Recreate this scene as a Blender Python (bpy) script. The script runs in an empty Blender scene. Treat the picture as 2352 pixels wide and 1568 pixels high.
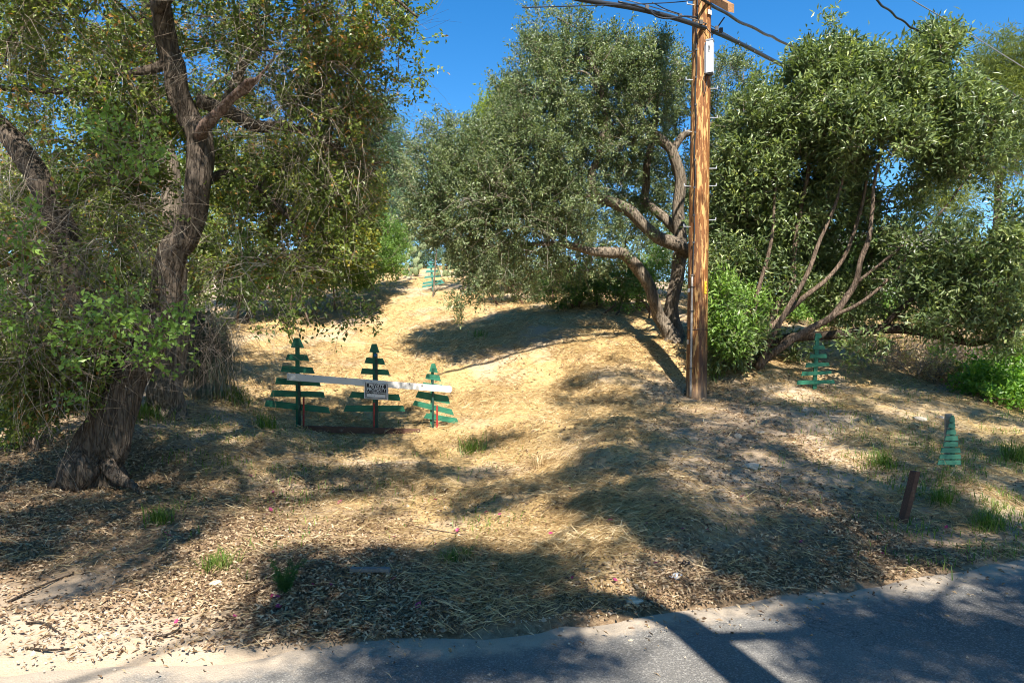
import bpy, math, random
import numpy as np

# ------------------------------------------------------------------ camera, sky, sun, exposure
scene = bpy.context.scene
COL = scene.collection
F, CX, CY, CAMZ = 1568.0, 1176.0, 784.0, 1.6      # focal length and centre in units of a 2352 px wide picture

cam_d = bpy.data.cameras.new("camera"); cam = bpy.data.objects.new("camera", cam_d); COL.objects.link(cam)
cam.location = (0, 0, CAMZ); cam.rotation_euler = (math.radians(90), 0, 0)
cam_d.lens = 24; cam_d.sensor_width = 36; cam_d.sensor_fit = 'HORIZONTAL'
cam_d.clip_start = 0.05; cam_d.clip_end = 3000
scene.camera = cam

SUN_EL, SUN_AZ = math.radians(53), math.radians(8)     # azimuth measured right of straight behind the camera
SUN = np.array([math.sin(SUN_AZ) * math.cos(SUN_EL), -math.cos(SUN_AZ) * math.cos(SUN_EL), math.sin(SUN_EL)])

world = bpy.data.worlds.new("World"); scene.world = world; world.use_nodes = True
wn = world.node_tree; wn.nodes.clear()
wo = wn.nodes.new('ShaderNodeOutputWorld'); bg = wn.nodes.new('ShaderNodeBackground'); sk = wn.nodes.new('ShaderNodeTexSky')
sk.sky_type = 'NISHITA'; sk.sun_disc = False
sk.sun_elevation = SUN_EL; sk.sun_rotation = math.atan2(SUN[0], SUN[1])
sk.air_density = 1.0; sk.dust_density = 0.0; sk.ozone_density = 3.0; sk.altitude = 300
bg.inputs['Strength'].default_value = 0.084
hs = wn.nodes.new('ShaderNodeHueSaturation'); hs.inputs['Saturation'].default_value = 1.36
wn.links.new(sk.outputs[0], hs.inputs['Color']); wn.links.new(hs.outputs[0], bg.inputs[0]); wn.links.new(bg.outputs[0], wo.inputs[0])

sun_d = bpy.data.lights.new("sun", 'SUN'); sun = bpy.data.objects.new("sun", sun_d); COL.objects.link(sun)
sun_d.energy = 4.8; sun_d.angle = math.radians(0.53); sun_d.color = (1.0, 0.93, 0.82)
sun.rotation_euler = (math.radians(90) - SUN_EL, 0, SUN_AZ)
sun.location = (5, -20, 30)

scene.view_settings.view_transform = 'Standard'; scene.view_settings.look = 'None'
scene.view_settings.exposure = 1.42; scene.view_settings.gamma = 1.0
scene.view_settings.use_curve_mapping = False
scene.cycles.use_denoising = True
scene.cycles.max_bounces = 5; scene.cycles.diffuse_bounces = 3; scene.cycles.filter_width = 1.0; scene.cycles.glossy_bounces = 2
scene.cycles.transmission_bounces = 3; scene.cycles.use_adaptive_sampling = True
scene.cycles.adaptive_threshold = 0.015
scene.cycles.caustics_reflective = False; scene.cycles.caustics_refractive = False

# ------------------------------------------------------------------ helpers
R = np.random.default_rng(7)
def W(px, py, d): return np.array([(px - CX) / F * d, d, CAMZ - (py - CY) / F * d])
def proj(P):
    P = np.atleast_2d(P); y = np.where(P[:, 1] > 0.2, P[:, 1], np.nan)
    return CX + F * P[:, 0] / y, CY - F * (P[:, 2] - CAMZ) / y
def norm(v): return v / np.maximum(np.linalg.norm(v, axis=-1, keepdims=True), 1e-9)
def sstep(a, b, x):
    t = np.clip((x - a) / (b - a), 0, 1); return t * t * (3 - 2 * t)
NT = np.random.default_rng(3).random((32, 32, 32))
def vnoise(p):
    p = np.asarray(p, float); i = np.floor(p).astype(int); f = p - i; f = f * f * (3 - 2 * f)
    o = np.zeros(len(p))
    for a in (0, 1):
        for b in (0, 1):
            for c in (0, 1):
                w = (f[:, 0] if a else 1 - f[:, 0]) * (f[:, 1] if b else 1 - f[:, 1]) * (f[:, 2] if c else 1 - f[:, 2])
                o += w * NT[(i[:, 0] + a) % 32, (i[:, 1] + b) % 32, (i[:, 2] + c) % 32]
    return o

def mesh_np(name, V, tris, mat=None, attrs=None, smooth=False):
    """V (n,3), tris (m,k) with k = 3 or 4"""
    V = np.asarray(V, np.float32); tris = np.asarray(tris, np.int32); k = tris.shape[1]
    me = bpy.data.meshes.new(name)
    me.vertices.add(len(V)); me.vertices.foreach_set('co', V.ravel())
    me.loops.add(tris.size); me.loops.foreach_set('vertex_index', tris.ravel())
    me.polygons.add(len(tris)); me.polygons.foreach_set('loop_start', np.arange(0, tris.size, k, dtype=np.int32))
    me.polygons.foreach_set('use_smooth', np.full(len(tris), bool(smooth)))
    for an, av in (attrs or {}).items():
        at = me.attributes.new(an, 'FLOAT', 'POINT'); at.data.foreach_set('value', np.asarray(av, np.float32))
    me.update(calc_edges=True)
    if mat: me.materials.append(mat)
    return me

ORG = {}
def link(o, parent=None):
    COL.objects.link(o)
    if parent is not None: o.parent = parent
    return o
def tag(o, label=None, cat=None, group=None, kind=None):
    if label: o['label'] = label
    if cat: o['category'] = cat
    if group: o['group'] = group
    if kind: o['kind'] = kind
    return o
def thing(name, label, cat, loc, group=None):
    o = bpy.data.objects.new(name, None); o.empty_display_size = 0.2; o.location = tuple(loc); link(o)
    ORG[o.name] = np.array(loc, float); tag(o, label, cat, group); return o
def part(name, V, faces, mat, parent, attrs=None, smooth=False, kind=None, label=None):
    org = ORG[parent.name] if parent is not None else np.zeros(3)
    if len(faces) and not isinstance(faces, np.ndarray):
        me = bpy.data.meshes.new(name)
        me.from_pydata([tuple(v) for v in (np.asarray(V) - org)], [], [tuple(f) for f in faces]); me.update()
        if smooth: me.polygons.foreach_set('use_smooth', np.ones(len(me.polygons), bool))
        me.materials.append(mat)
    else:
        me = mesh_np(name, np.asarray(V) - org, faces, mat, attrs, smooth)
    o = bpy.data.objects.new(name, me); link(o, parent); ORG[o.name] = org
    tag(o, label=label, kind=kind); return o
def solo(name, V, faces, mat, label, cat, group=None, attrs=None, smooth=False, kind=None, org=None):
    V = np.asarray(V, float)
    if org is None: org = np.array([V[:, 0].mean(), V[:, 1].mean(), V[:, 2].min()])
    if isinstance(faces, np.ndarray): me = mesh_np(name, V - org, faces, mat, attrs, smooth)
    else:
        me = bpy.data.meshes.new(name); me.from_pydata([tuple(v) for v in V - org], [], [tuple(f) for f in faces]); me.update()
        if smooth: me.polygons.foreach_set('use_smooth', np.ones(len(me.polygons), bool))
        me.materials.append(mat)
    o = bpy.data.objects.new(name, me); o.location = tuple(org); link(o); ORG[o.name] = np.array(org)
    return tag(o, label, cat, group, kind)

def catmull(P, n):
    P = np.asarray(P, float)
    if len(P) == 2: t = np.linspace(0, 1, n)[:, None]; return P[0] * (1 - t) + P[1] * t
    E = np.vstack([2 * P[0] - P[1], P, 2 * P[-1] - P[-2]]); out = []
    u = np.linspace(0, len(P) - 1 - 1e-6, n); i = u.astype(int); t = (u - i)[:, None]
    a, b, c, d = E[i], E[i + 1], E[i + 2], E[i + 3]
    return 0.5 * (2 * b + (c - a) * t + (2 * a - 5 * b + 4 * c - d) * t ** 2 + (3 * b - a - 3 * c + d) * t ** 3)
def tube(P, rad, sides=8, cap=True, rough=0.0, ridges=0, seed=0):
    """verts and quads of a swept tube; rough adds bark relief"""
    P = np.asarray(P, float); n = len(P); rad = np.broadcast_to(np.asarray(rad, float), (n,))
    T = norm(np.gradient(P, axis=0)); up = np.array([0.13, 0.97, 0.2])
    A = norm(np.cross(T, up)); B = np.cross(T, A)
    th = np.linspace(0, 2 * math.pi, sides, endpoint=False)
    rr = np.repeat(rad[:, None], sides, 1)
    if rough:
        L = np.concatenate([[0], np.cumsum(np.linalg.norm(np.diff(P, axis=0), axis=1))])
        q = np.stack([np.cos(th)[None, :] * 1.3 + 0 * L[:, None] + seed, np.sin(th)[None, :] * 1.3 + 0 * L[:, None], np.repeat(L[:, None], sides, 1) * 1.6], -1).reshape(-1, 3)
        q2 = np.stack([np.cos(th)[None, :] * 6 + 0 * L[:, None], np.sin(th)[None, :] * 6 + 0 * L[:, None] + seed, np.repeat(L[:, None], sides, 1) * 3.0], -1).reshape(-1, 3)
        rr = rr * (1 + rough * (1.3 * (vnoise(q + 50) - .5) + .8 * (vnoise(q2 + 50) - .5)).reshape(n, sides))
    V = P[:, None, :] + rr[:, :, None] * (np.cos(th)[None, :, None] * A[:, None, :] + np.sin(th)[None, :, None] * B[:, None, :])
    V = V.reshape(-1, 3)
    i = np.arange(n - 1)[:, None] * sides; j = np.arange(sides)[None, :]; k = (j + 1) % sides
    Q = np.stack([i + j, i + k, i + sides + k, i + sides + j], -1).reshape(-1, 4)
    if cap:
        V = np.vstack([V, P[:1], P[-1:]]); c0, c1 = len(V) - 2, len(V) - 1
        jj = np.arange(sides); kk = (jj + 1) % sides; b = (n - 1) * sides
        Q = np.vstack([Q, np.stack([kk, jj, np.full(sides, c0), np.full(sides, c0)], -1)[:, [0, 1, 2, 2]] * 0 + np.stack([kk, jj, np.full(sides, c0), kk], -1)]) if False else Q
        e0 = np.stack([kk, jj, np.full(sides, c0)], -1); e1 = np.stack([b + jj, b + kk, np.full(sides, c1)], -1)
        return V, Q, np.vstack([e0, e1])
    return V, Q, None
def q2t(Q): return np.vstack([Q[:, [0, 1, 2]], Q[:, [0, 2, 3]]])
def tube_t(*a, **k):
    V, Q, E = tube(*a, **k); T = q2t(Q)
    return V, (np.vstack([T, E]) if E is not None else T)
class MB:
    def __init__(s): s.V = []; s.T = []; s.n = 0
    def add(s, V, T): s.V.append(np.asarray(V, float)); s.T.append(np.asarray(T, np.int64) + s.n); s.n += len(V)
    def get(s): return np.vstack(s.V), np.vstack(s.T)
BOXF = np.array([[0, 1, 2], [0, 2, 3], [7, 6, 5], [7, 5, 4], [0, 4, 5], [0, 5, 1], [1, 5, 6], [1, 6, 2], [2, 6, 7], [2, 7, 3], [3, 7, 4], [3, 4, 0]])
def slab(corners, thick, back=(0, 1, 0)):
    """four corners (front face) extruded along back"""
    c = np.asarray(corners, float); b = c + np.asarray(back, float) * thick
    return np.vstack([c, b]), BOXF
def boxv(c, s, rz=0, ry=0):
    h = np.array(s) / 2; P = np.array([[-1, -1, -1], [1, -1, -1], [1, 1, -1], [-1, 1, -1], [-1, -1, 1], [1, -1, 1], [1, 1, 1], [-1, 1, 1]]) * h
    if ry: P = P @ np.array([[math.cos(ry), 0, -math.sin(ry)], [0, 1, 0], [math.sin(ry), 0, math.cos(ry)]])
    if rz: P = P @ np.array([[math.cos(rz), math.sin(rz), 0], [-math.sin(rz), math.cos(rz), 0], [0, 0, 1]])
    return P + np.array(c), np.array([[0, 2, 1], [0, 3, 2], [4, 5, 6], [4, 6, 7], [0, 1, 5], [0, 5, 4], [1, 2, 6], [1, 6, 5], [2, 3, 7], [2, 7, 6], [3, 0, 4], [3, 4, 7]])

# ------------------------------------------------------------------ materials
def newmat(name):
    m = bpy.data.materials.new(name); m.use_nodes = True; nt = m.node_tree; nt.nodes.clear()
    out = nt.nodes.new('ShaderNodeOutputMaterial'); return m, nt, out
def N(nt, t, **k):
    n = nt.nodes.new(t)
    for a, b in k.items():
        if a in n.inputs: n.inputs[a].default_value = b
        else: setattr(n, a, b)
    return n
def ramp(nt, fac, stops, interp='LINEAR'):
    r = nt.nodes.new('ShaderNodeValToRGB'); r.color_ramp.interpolation = interp
    e = r.color_ramp.elements
    while len(e) < len(stops): e.new(0.5)
    for el, (p, c) in zip(e, stops): el.position = p; el.color = (*c, 1) if len(c) == 3 else c
    if fac is not None: nt.links.new(fac, r.inputs['Fac'])
    return r
def coords(nt, scale=(1, 1, 1), kind='Object'):
    tc = nt.nodes.new('ShaderNodeTexCoord'); mp = nt.nodes.new('ShaderNodeMapping'); mp.inputs['Scale'].default_value = scale
    nt.links.new(tc.outputs[kind], mp.inputs['Vector']); return mp.outputs['Vector']
def noise(nt, vec, scale, detail=4, rough=0.6):
    n = N(nt, 'ShaderNodeTexNoise'); n.inputs['Scale'].default_value = scale; n.inputs['Detail'].default_value = detail; n.inputs['Roughness'].default_value = rough
    if vec is not None: nt.links.new(vec, n.inputs['Vector'])
    return n.outputs['Fac']
def mixc(nt, fac, a, b, mode='MIX'):
    m = nt.nodes.new('ShaderNodeMix'); m.data_type = 'RGBA'; m.blend_type = mode
    for s, v in ((0, fac), (6, a), (7, b)):
        if hasattr(v, 'is_linked') or hasattr(v, 'links'): nt.links.new(v, m.inputs[s])
        elif isinstance(v, (int, float)): m.inputs[s].default_value = v
        else: m.inputs[s].default_value = (*v, 1)
    return m.outputs[2]
def math_n(nt, op, a, b=0.0, clamp=False):
    m = nt.nodes.new('ShaderNodeMath'); m.operation = op; m.use_clamp = clamp
    for i, v in enumerate((a, b)):
        if isinstance(v, (int, float)): m.inputs[i].default_value = v
        else: nt.links.new(v, m.inputs[i])
    return m.outputs[0]
def bump(nt, h, strength, dist=0.02):
    b = nt.nodes.new('ShaderNodeBump'); b.inputs['Strength'].default_value = strength; b.inputs['Distance'].default_value = dist
    nt.links.new(h, b.inputs['Height']); return b.outputs['Normal']
def bsdf(nt, out, color, rough=0.8, normal=None, spec=0.3, metal=0.0):
    p = nt.nodes.new('ShaderNodeBsdfPrincipled'); p.inputs['Specular IOR Level'].default_value = spec; p.inputs['Metallic'].default_value = metal
    if isinstance(color, tuple): p.inputs['Base Color'].default_value = (*color, 1)
    else: nt.links.new(color, p.inputs['Base Color'])
    if isinstance(rough, (int, float)): p.inputs['Roughness'].default_value = rough
    else: nt.links.new(rough, p.inputs['Roughness'])
    if normal is not None: nt.links.new(normal, p.inputs['Normal'])
    if out is not None: nt.links.new(p.outputs[0], out.inputs['Surface'])
    return p
def leafmat(name, stops, rough=0.42, trans=0.3, spec=0.5, tint=(1.5, 1.5, 0.6), gain=1.0):
    stops = [(p, tuple(min(.8, x * gain) for x in c)) for p, c in stops]
    m, nt, out = newmat(name)
    at = nt.nodes.new('ShaderNodeAttribute'); at.attribute_name = 'tone'
    r = ramp(nt, at.outputs['Fac'], stops)
    p = bsdf(nt, None, r.outputs['Color'], rough, spec=spec)
    t = nt.nodes.new('ShaderNodeBsdfTranslucent')
    nt.links.new(mixc(nt, 1.0, r.outputs['Color'], tint, 'MULTIPLY'), t.inputs['Color'])
    mx = nt.nodes.new('ShaderNodeMixShader'); mx.inputs[0].default_value = trans
    nt.links.new(p.outputs[0], mx.inputs[1]); nt.links.new(t.outputs[0], mx.inputs[2]); nt.links.new(mx.outputs[0], out.inputs['Surface'])
    return m
def barkmat(name, dark, light, sc=1.0):
    m, nt, out = newmat(name)
    v = coords(nt, (14 * sc, 14 * sc, 2.4 * sc)); n1 = noise(nt, v, 2.0, 7, 0.72); n2 = noise(nt, coords(nt, (1, 1, 1)), 2.2, 4)
    vw = coords(nt, (22 * sc, 22 * sc, 3.0 * sc)); w = noise(nt, vw, 1.2, 3, 0.5)
    cr = ramp(nt, math_n(nt, 'ABSOLUTE', math_n(nt, 'SUBTRACT', w, 0.5)), [(0.0, (0, 0, 0)), (0.07, (1, 1, 1))])
    c = ramp(nt, n1, [(0.32, dark), (0.68, light)])
    c2 = mixc(nt, math_n(nt, 'MULTIPLY', n2, 0.6), c.outputs['Color'], tuple(0.8 * x + 0.02 for x in light))
    c3 = mixc(nt, math_n(nt, 'SUBTRACT', 0.6, math_n(nt, 'MULTIPLY', cr.outputs['Color'], 0.6)), c2, tuple(0.5 * x for x in dark))
    h = math_n(nt, 'ADD', n1, math_n(nt, 'MULTIPLY', cr.outputs['Color'], 0.5))
    bsdf(nt, out, c3, 0.9, bump(nt, h, 0.9, 0.03), 0.15); return m
def woodmat(name, col, var=0.25, wear=None, rough=0.6, wear_amt=0.62):
    m, nt, out = newmat(name)
    v = coords(nt, (3, 40, 40)); n1 = noise(nt, v, 3, 5); v2 = coords(nt); n2 = noise(nt, v2, 9, 5, 0.7)
    c = ramp(nt, n1, [(0.3, tuple(x * (1 - var) for x in col)), (0.75, tuple(min(1, x * (1 + var)) for x in col))]).outputs['Color']
    if wear:
        w = ramp(nt, n2, [(wear_amt, (0, 0, 0)), (wear_amt + .05, (1, 1, 1))]); c = mixc(nt, w.outputs['Color'], c, wear)
    bsdf(nt, out, c, rough, bump(nt, n1, 0.3, 0.004), 0.3); return m
def plain(name, col, rough=0.6, spec=0.4, metal=0.0, var=0.15, scale=25):
    m, nt, out = newmat(name); n1 = noise(nt, coords(nt), scale, 5)
    c = ramp(nt, n1, [(0.3, tuple(x * (1 - var) for x in col)), (0.7, tuple(min(1, x * (1 + var)) for x in col))]).outputs['Color']
    bsdf(nt, out, c, rough, bump(nt, n1, 0.15, 0.004), spec, metal); return m

M = {}
M['oak_leaf'] = leafmat('oak_leaf', [(0, (0.03, 0.052, 0.022)), (0.35, (0.08, 0.115, 0.05)), (0.7, (0.16, 0.2, 0.095)), (0.96, (0.32, 0.35, 0.2)), (1, (0.33, 0.22, 0.1))], 0.42, 0.3, gain=1.3)
M['left_leaf'] = leafmat('left_leaf', [(0, (0.04, 0.06, 0.016)), (0.35, (0.09, 0.125, 0.03)), (0.66, (0.17, 0.22, 0.05)), (0.82, (0.27, 0.27, 0.06)), (0.88, (0.32, 0.17, 0.06)), (1, (0.4, 0.22, 0.08))], 0.42, 0.4, gain=1.3)
M['shrub_leaf'] = leafmat('shrub_leaf', [(0, (0.028, 0.05, 0.02)), (0.35, (0.07, 0.1, 0.04)), (0.75, (0.15, 0.195, 0.075)), (0.95, (0.3, 0.33, 0.14)), (1, (0.36, 0.36, 0.13))], 0.4, 0.3, gain=1.5)
M['vine_leaf'] = leafmat('vine_leaf', [(0, (0.04, 0.06, 0.015)), (0.5, (0.11, 0.14, 0.03)), (0.8, (0.22, 0.2, 0.03)), (1, (0.4, 0.32, 0.04))], 0.5, 0.45, gain=1.5)
M['gray_leaf'] = leafmat('gray_leaf', [(0, (0.04, 0.075, 0.045)), (0.5, (0.085, 0.14, 0.08)), (1, (0.15, 0.21, 0.12))], 0.55, 0.3, gain=1.2)
M['lime_leaf'] = leafmat('lime_leaf', [(0, (0.1, 0.15, 0.02)), (0.5, (0.2, 0.26, 0.035)), (1, (0.32, 0.36, 0.06))], 0.5, 0.45)
M['pine_leaf'] = leafmat('pine_leaf', [(0, (0.06, 0.085, 0.02)), (0.5, (0.13, 0.165, 0.035)), (1, (0.24, 0.25, 0.06))], 0.55, 0.35, gain=1.2)
M['green_leaf'] = leafmat('green_leaf', [(0, (0.035, 0.07, 0.016)), (0.5, (0.08, 0.14, 0.03)), (1, (0.17, 0.25, 0.055))], 0.45, 0.35, gain=1.85)
M['brush_leaf'] = leafmat('brush_leaf', [(0, (0.09, 0.06, 0.04)), (0.5, (0.2, 0.15, 0.1)), (0.8, (0.3, 0.25, 0.14)), (1, (0.22, 0.24, 0.06))], 0.7, 0.2, gain=2.3)
M['cover_leaf'] = leafmat('cover_leaf', [(0, (0.06, 0.13, 0.02)), (0.5, (0.12, 0.24, 0.035)), (1, (0.28, 0.36, 0.06))], 0.4, 0.4, gain=1.3)
M['straw'] = leafmat('straw', [(0, (0.2, 0.13, 0.065)), (0.3, (0.45, 0.325, 0.165)), (0.7, (0.68, 0.54, 0.315)), (1, (0.82, 0.72, 0.52))], 0.55, 0.2, 0.4, (1.1, 1, .8))
M['litter'] = leafmat('litter', [(0, (0.07, 0.042, 0.026)), (0.35, (0.2, 0.125, 0.07)), (0.7, (0.38, 0.27, 0.16)), (1, (0.62, 0.49, 0.33))], 0.6, 0.12, 0.4, (1.1, 1, .8))
M['grass'] = leafmat('grass', [(0, (0.05, 0.1, 0.015)), (0.5, (0.11, 0.18, 0.03)), (1, (0.24, 0.28, 0.07))], 0.45, 0.4, gain=1.25)
M['strap'] = leafmat('strap', [(0, (0.03, 0.05, 0.03)), (0.5, (0.07, 0.09, 0.05)), (1, (0.2, 0.2, 0.13))], 0.5, 0.2)
M['petal'] = leafmat('petal', [(0, (0.25, 0.02, 0.08)), (1, (0.48, 0.07, 0.22))], 0.5, 0.35, tint=(1.2, 1, 1))
M['weed'] = leafmat('weed', [(0, (0.02, 0.07, 0.02)), (1, (0.06, 0.17, 0.04))], 0.5, 0.35)
M['twig'] = leafmat('twig', [(0, (0.12, 0.09, 0.065)), (0.6, (0.26, 0.21, 0.16)), (1, (0.42, 0.37, 0.3))], 0.8, 0.0, 0.2)
M['oak_bark'] = barkmat('oak_bark', (0.045, 0.033, 0.025), (0.19, 0.15, 0.115))
M['mid_bark'] = barkmat('mid_bark', (0.075, 0.06, 0.045), (0.32, 0.26, 0.195))
M['stem_bark'] = barkmat('stem_bark', (0.085, 0.058, 0.042), (0.26, 0.19, 0.14))
M['dark_bark'] = barkmat('dark_bark', (0.035, 0.025, 0.02), (0.12, 0.09, 0.065))
M['stub_bark'] = barkmat('stub_bark', (0.12, 0.07, 0.05), (0.34, 0.24, 0.19))
M['green_paint'] = woodmat('green_paint', (0.032, 0.17, 0.1), 0.4, (0.2, 0.22, 0.16), 0.55, 0.66)
M['teal_paint'] = woodmat('teal_paint', (0.06, 0.22, 0.185), 0.2, (0.25, 0.32, 0.28), 0.5, 0.68)
M['faded_paint'] = woodmat('faded_paint', (0.06, 0.21, 0.14), 0.2, (0.25, 0.3, 0.24), 0.5, 0.66)
M['white_paint'] = woodmat('white_paint', (0.78, 0.75, 0.7), 0.06, (0.3, 0.25, 0.2), 0.5, 0.74)
M['brown_wood'] = woodmat('brown_wood', (0.12, 0.062, 0.043), 0.4, (0.24, 0.165, 0.12), 0.8, 0.6)
M['gray_wood'] = woodmat('gray_wood', (0.3, 0.26, 0.22), 0.3, None, 0.85)
M['arm_wood'] = woodmat('arm_wood', (0.28, 0.15, 0.07), 0.4, (0.12, 0.07, 0.04), 0.8, 0.6)
M['red_metal'] = plain('red_metal', (0.3, 0.03, 0.025), 0.45, var=0.3)
M['post_metal'] = plain('post_metal', (0.015, 0.05, 0.04), 0.45, var=0.4)
M['galv'] = plain('galv', (0.5, 0.52, 0.54), 0.4, metal=0.6)
M['dark_metal'] = plain('dark_metal', (0.04, 0.04, 0.045), 0.5)
M['cable'] = plain('cable', (0.018, 0.022, 0.03), 0.45, 0.5)
M['wire'] = plain('wire', (0.25, 0.26, 0.28), 0.4, metal=0.4)
M['box_white'] = plain('box_white', (0.55, 0.57, 0.6), 0.4, var=0.04)
M['sign_white'] = plain('sign_white', (0.75, 0.75, 0.75), 0.4, var=0.05)
M['sign_black'] = plain('sign_black', (0.015, 0.015, 0.02), 0.4)
M['yellow'] = plain('yellow', (0.8, 0.55, 0.03), 0.5)
M['blue'] = plain('blue', (0.02, 0.15, 0.4), 0.4)
M['conduit'] = plain('conduit', (0.34, 0.31, 0.28), 0.5, var=0.3)
M['rock'] = plain('rock', (0.36, 0.31, 0.25), 0.9, 0.2, var=0.35, scale=14)
M['rock_pale'] = plain('rock_pale', (0.46, 0.4, 0.32), 0.9, 0.2, var=0.2, scale=14)
M['concrete'] = plain('concrete', (0.2, 0.18, 0.165), 0.95, 0.1, var=0.3, scale=40)
M['foil'] = plain('foil', (0.75, 0.77, 0.8), 0.25, metal=0.7)
M['plastic'] = plain('plastic', (0.03, 0.03, 0.04), 0.35)
M['cactus'] = plain('cactus', (0.17, 0.21, 0.1), 0.7, var=0.5, scale=7)
M['house_white'] = plain('house_white', (0.72, 0.7, 0.66), 0.8, 0.2, var=0.05)
M['house_roof'] = plain('house_roof', (0.2, 0.19, 0.18), 0.8, 0.2)
M['glass'] = plain('glass', (0.03, 0.04, 0.05), 0.1, 0.8)

def polemat():
    m, nt, out = newmat('pole_wood')
    v = coords(nt, (11, 11, 1.6)); n1 = noise(nt, v, 2.4, 5, 0.62)
    v2 = coords(nt, (30, 30, 1.2)); n2 = noise(nt, v2, 2.0, 4)
    v3 = coords(nt, (5, 5, 0.5)); n3 = noise(nt, v3, 1.6, 4)
    base = ramp(nt, n2, [(0.3, (0.11, 0.042, 0.013)), (0.7, (0.34, 0.14, 0.042))]).outputs['Color']
    tan = ramp(nt, n1, [(0.52, (0, 0, 0)), (0.56, (1, 1, 1))]).outputs['Color']
    c = mixc(nt, tan, base, (0.6, 0.34, 0.125))
    # tar bleeding out of the lower metres of the pole
    tc = nt.nodes.new('ShaderNodeTexCoord'); sx = nt.nodes.new('ShaderNodeSeparateXYZ'); nt.links.new(tc.outputs['Object'], sx.inputs[0])
    low = ramp(nt, math_n(nt, 'MULTIPLY', sx.outputs['Z'], 0.25), [(0.0, (1, 1, 1)), (0.75, (0.25, 0.25, 0.25)), (1, (0.05, 0.05, 0.05))]).outputs['Color']
    tar = ramp(nt, n3, [(0.47, (0, 0, 0)), (0.58, (1, 1, 1))]).outputs['Color']
    c = mixc(nt, mixc(nt, 1.0, tar, low, 'MULTIPLY'), c, (0.05, 0.028, 0.024))
    foot = ramp(nt, math_n(nt, 'ADD', sx.outputs['Z'], math_n(nt, 'MULTIPLY', n2, 0.3)), [(0.25, (1, 1, 1)), (0.6, (0, 0, 0))]).outputs['Color']
    c = mixc(nt, math_n(nt, 'MULTIPLY', foot, 0.7), c, (0.24, 0.18, 0.13))
    ck = noise(nt, coords(nt, (26, 26, 0.35)), 1.5, 2, 0.4)
    ck = ramp(nt, math_n(nt, 'ABSOLUTE', math_n(nt, 'SUBTRACT', ck, 0.5)), [(0.0, (1, 1, 1)), (0.012, (0, 0, 0))]).outputs['Color']
    c = mixc(nt, math_n(nt, 'MULTIPLY', ck, 0.8), c, (0.02, 0.012, 0.008))
    bsdf(nt, out, c, 0.6, bump(nt, math_n(nt, 'SUBTRACT', math_n(nt, 'ADD', n1, n2), ck), 0.6, 0.01), 0.3); return m
M['pole'] = polemat()

def groundmat():
    m, nt, out = newmat('ground_soil')
    A = {}
    for k in ('straw', 'litter', 'green'):
        a = nt.nodes.new('ShaderNodeAttribute'); a.attribute_name = k + '_w'; A[k] = a.outputs['Fac']
    v = coords(nt); n1 = noise(nt, v, 1.3, 6, 0.62); n2 = noise(nt, v, 26, 6, 0.75); n3 = noise(nt, v, 120, 4, 0.7)
    sand = ramp(nt, n1, [(0.3, (0.40, 0.315, 0.225)), (0.7, (0.53, 0.43, 0.325))]).outputs['Color']
    sand = mixc(nt, ramp(nt, n3, [(0.35, (0, 0, 0)), (0.75, (0.6, 0.6, 0.6))]).outputs['Color'], sand, (0.3, 0.235, 0.17))
    straw = ramp(nt, n2, [(0.3, (0.2, 0.125, 0.05)), (0.5, (0.42, 0.29, 0.13)), (0.75, (0.58, 0.44, 0.23))]).outputs['Color']
    lit = ramp(nt, n2, [(0.3, (0.09, 0.06, 0.035)), (0.5, (0.24, 0.165, 0.1)), (0.72, (0.42, 0.31, 0.19))]).outputs['Color']
    n5 = noise(nt, v, 0.55, 4, 0.6)
    def msk(a, lo, hi):
        return ramp(nt, math_n(nt, 'ADD', a, math_n(nt, 'MULTIPLY', math_n(nt, 'SUBTRACT', n1, 0.5), 1.4)), [(lo, (0, 0, 0)), (hi, (1, 1, 1))]).outputs['Color']
    c = mixc(nt, msk(A['litter'], 0.35, 0.75), sand, lit)
    c = mixc(nt, math_n(nt, 'MULTIPLY', msk(A['straw'], 0.3, 0.7), ramp(nt, n5, [(0.38, (0.25, 0.25, 0.25)), (0.5, (1, 1, 1))]).outputs['Color']), c, straw)
    c = mixc(nt, math_n(nt, 'MULTIPLY', msk(A['green'], 0.4, 1.0), 0.35), c, (0.14, 0.15, 0.05))
    h = math_n(nt, 'ADD', math_n(nt, 'MULTIPLY', n2, 1.0), math_n(nt, 'MULTIPLY', n3, 0.4))
    bsdf(nt, out, c, 0.95, bump(nt, h, 0.6, 0.03), 0.1); return m
M['ground'] = groundmat()
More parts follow.
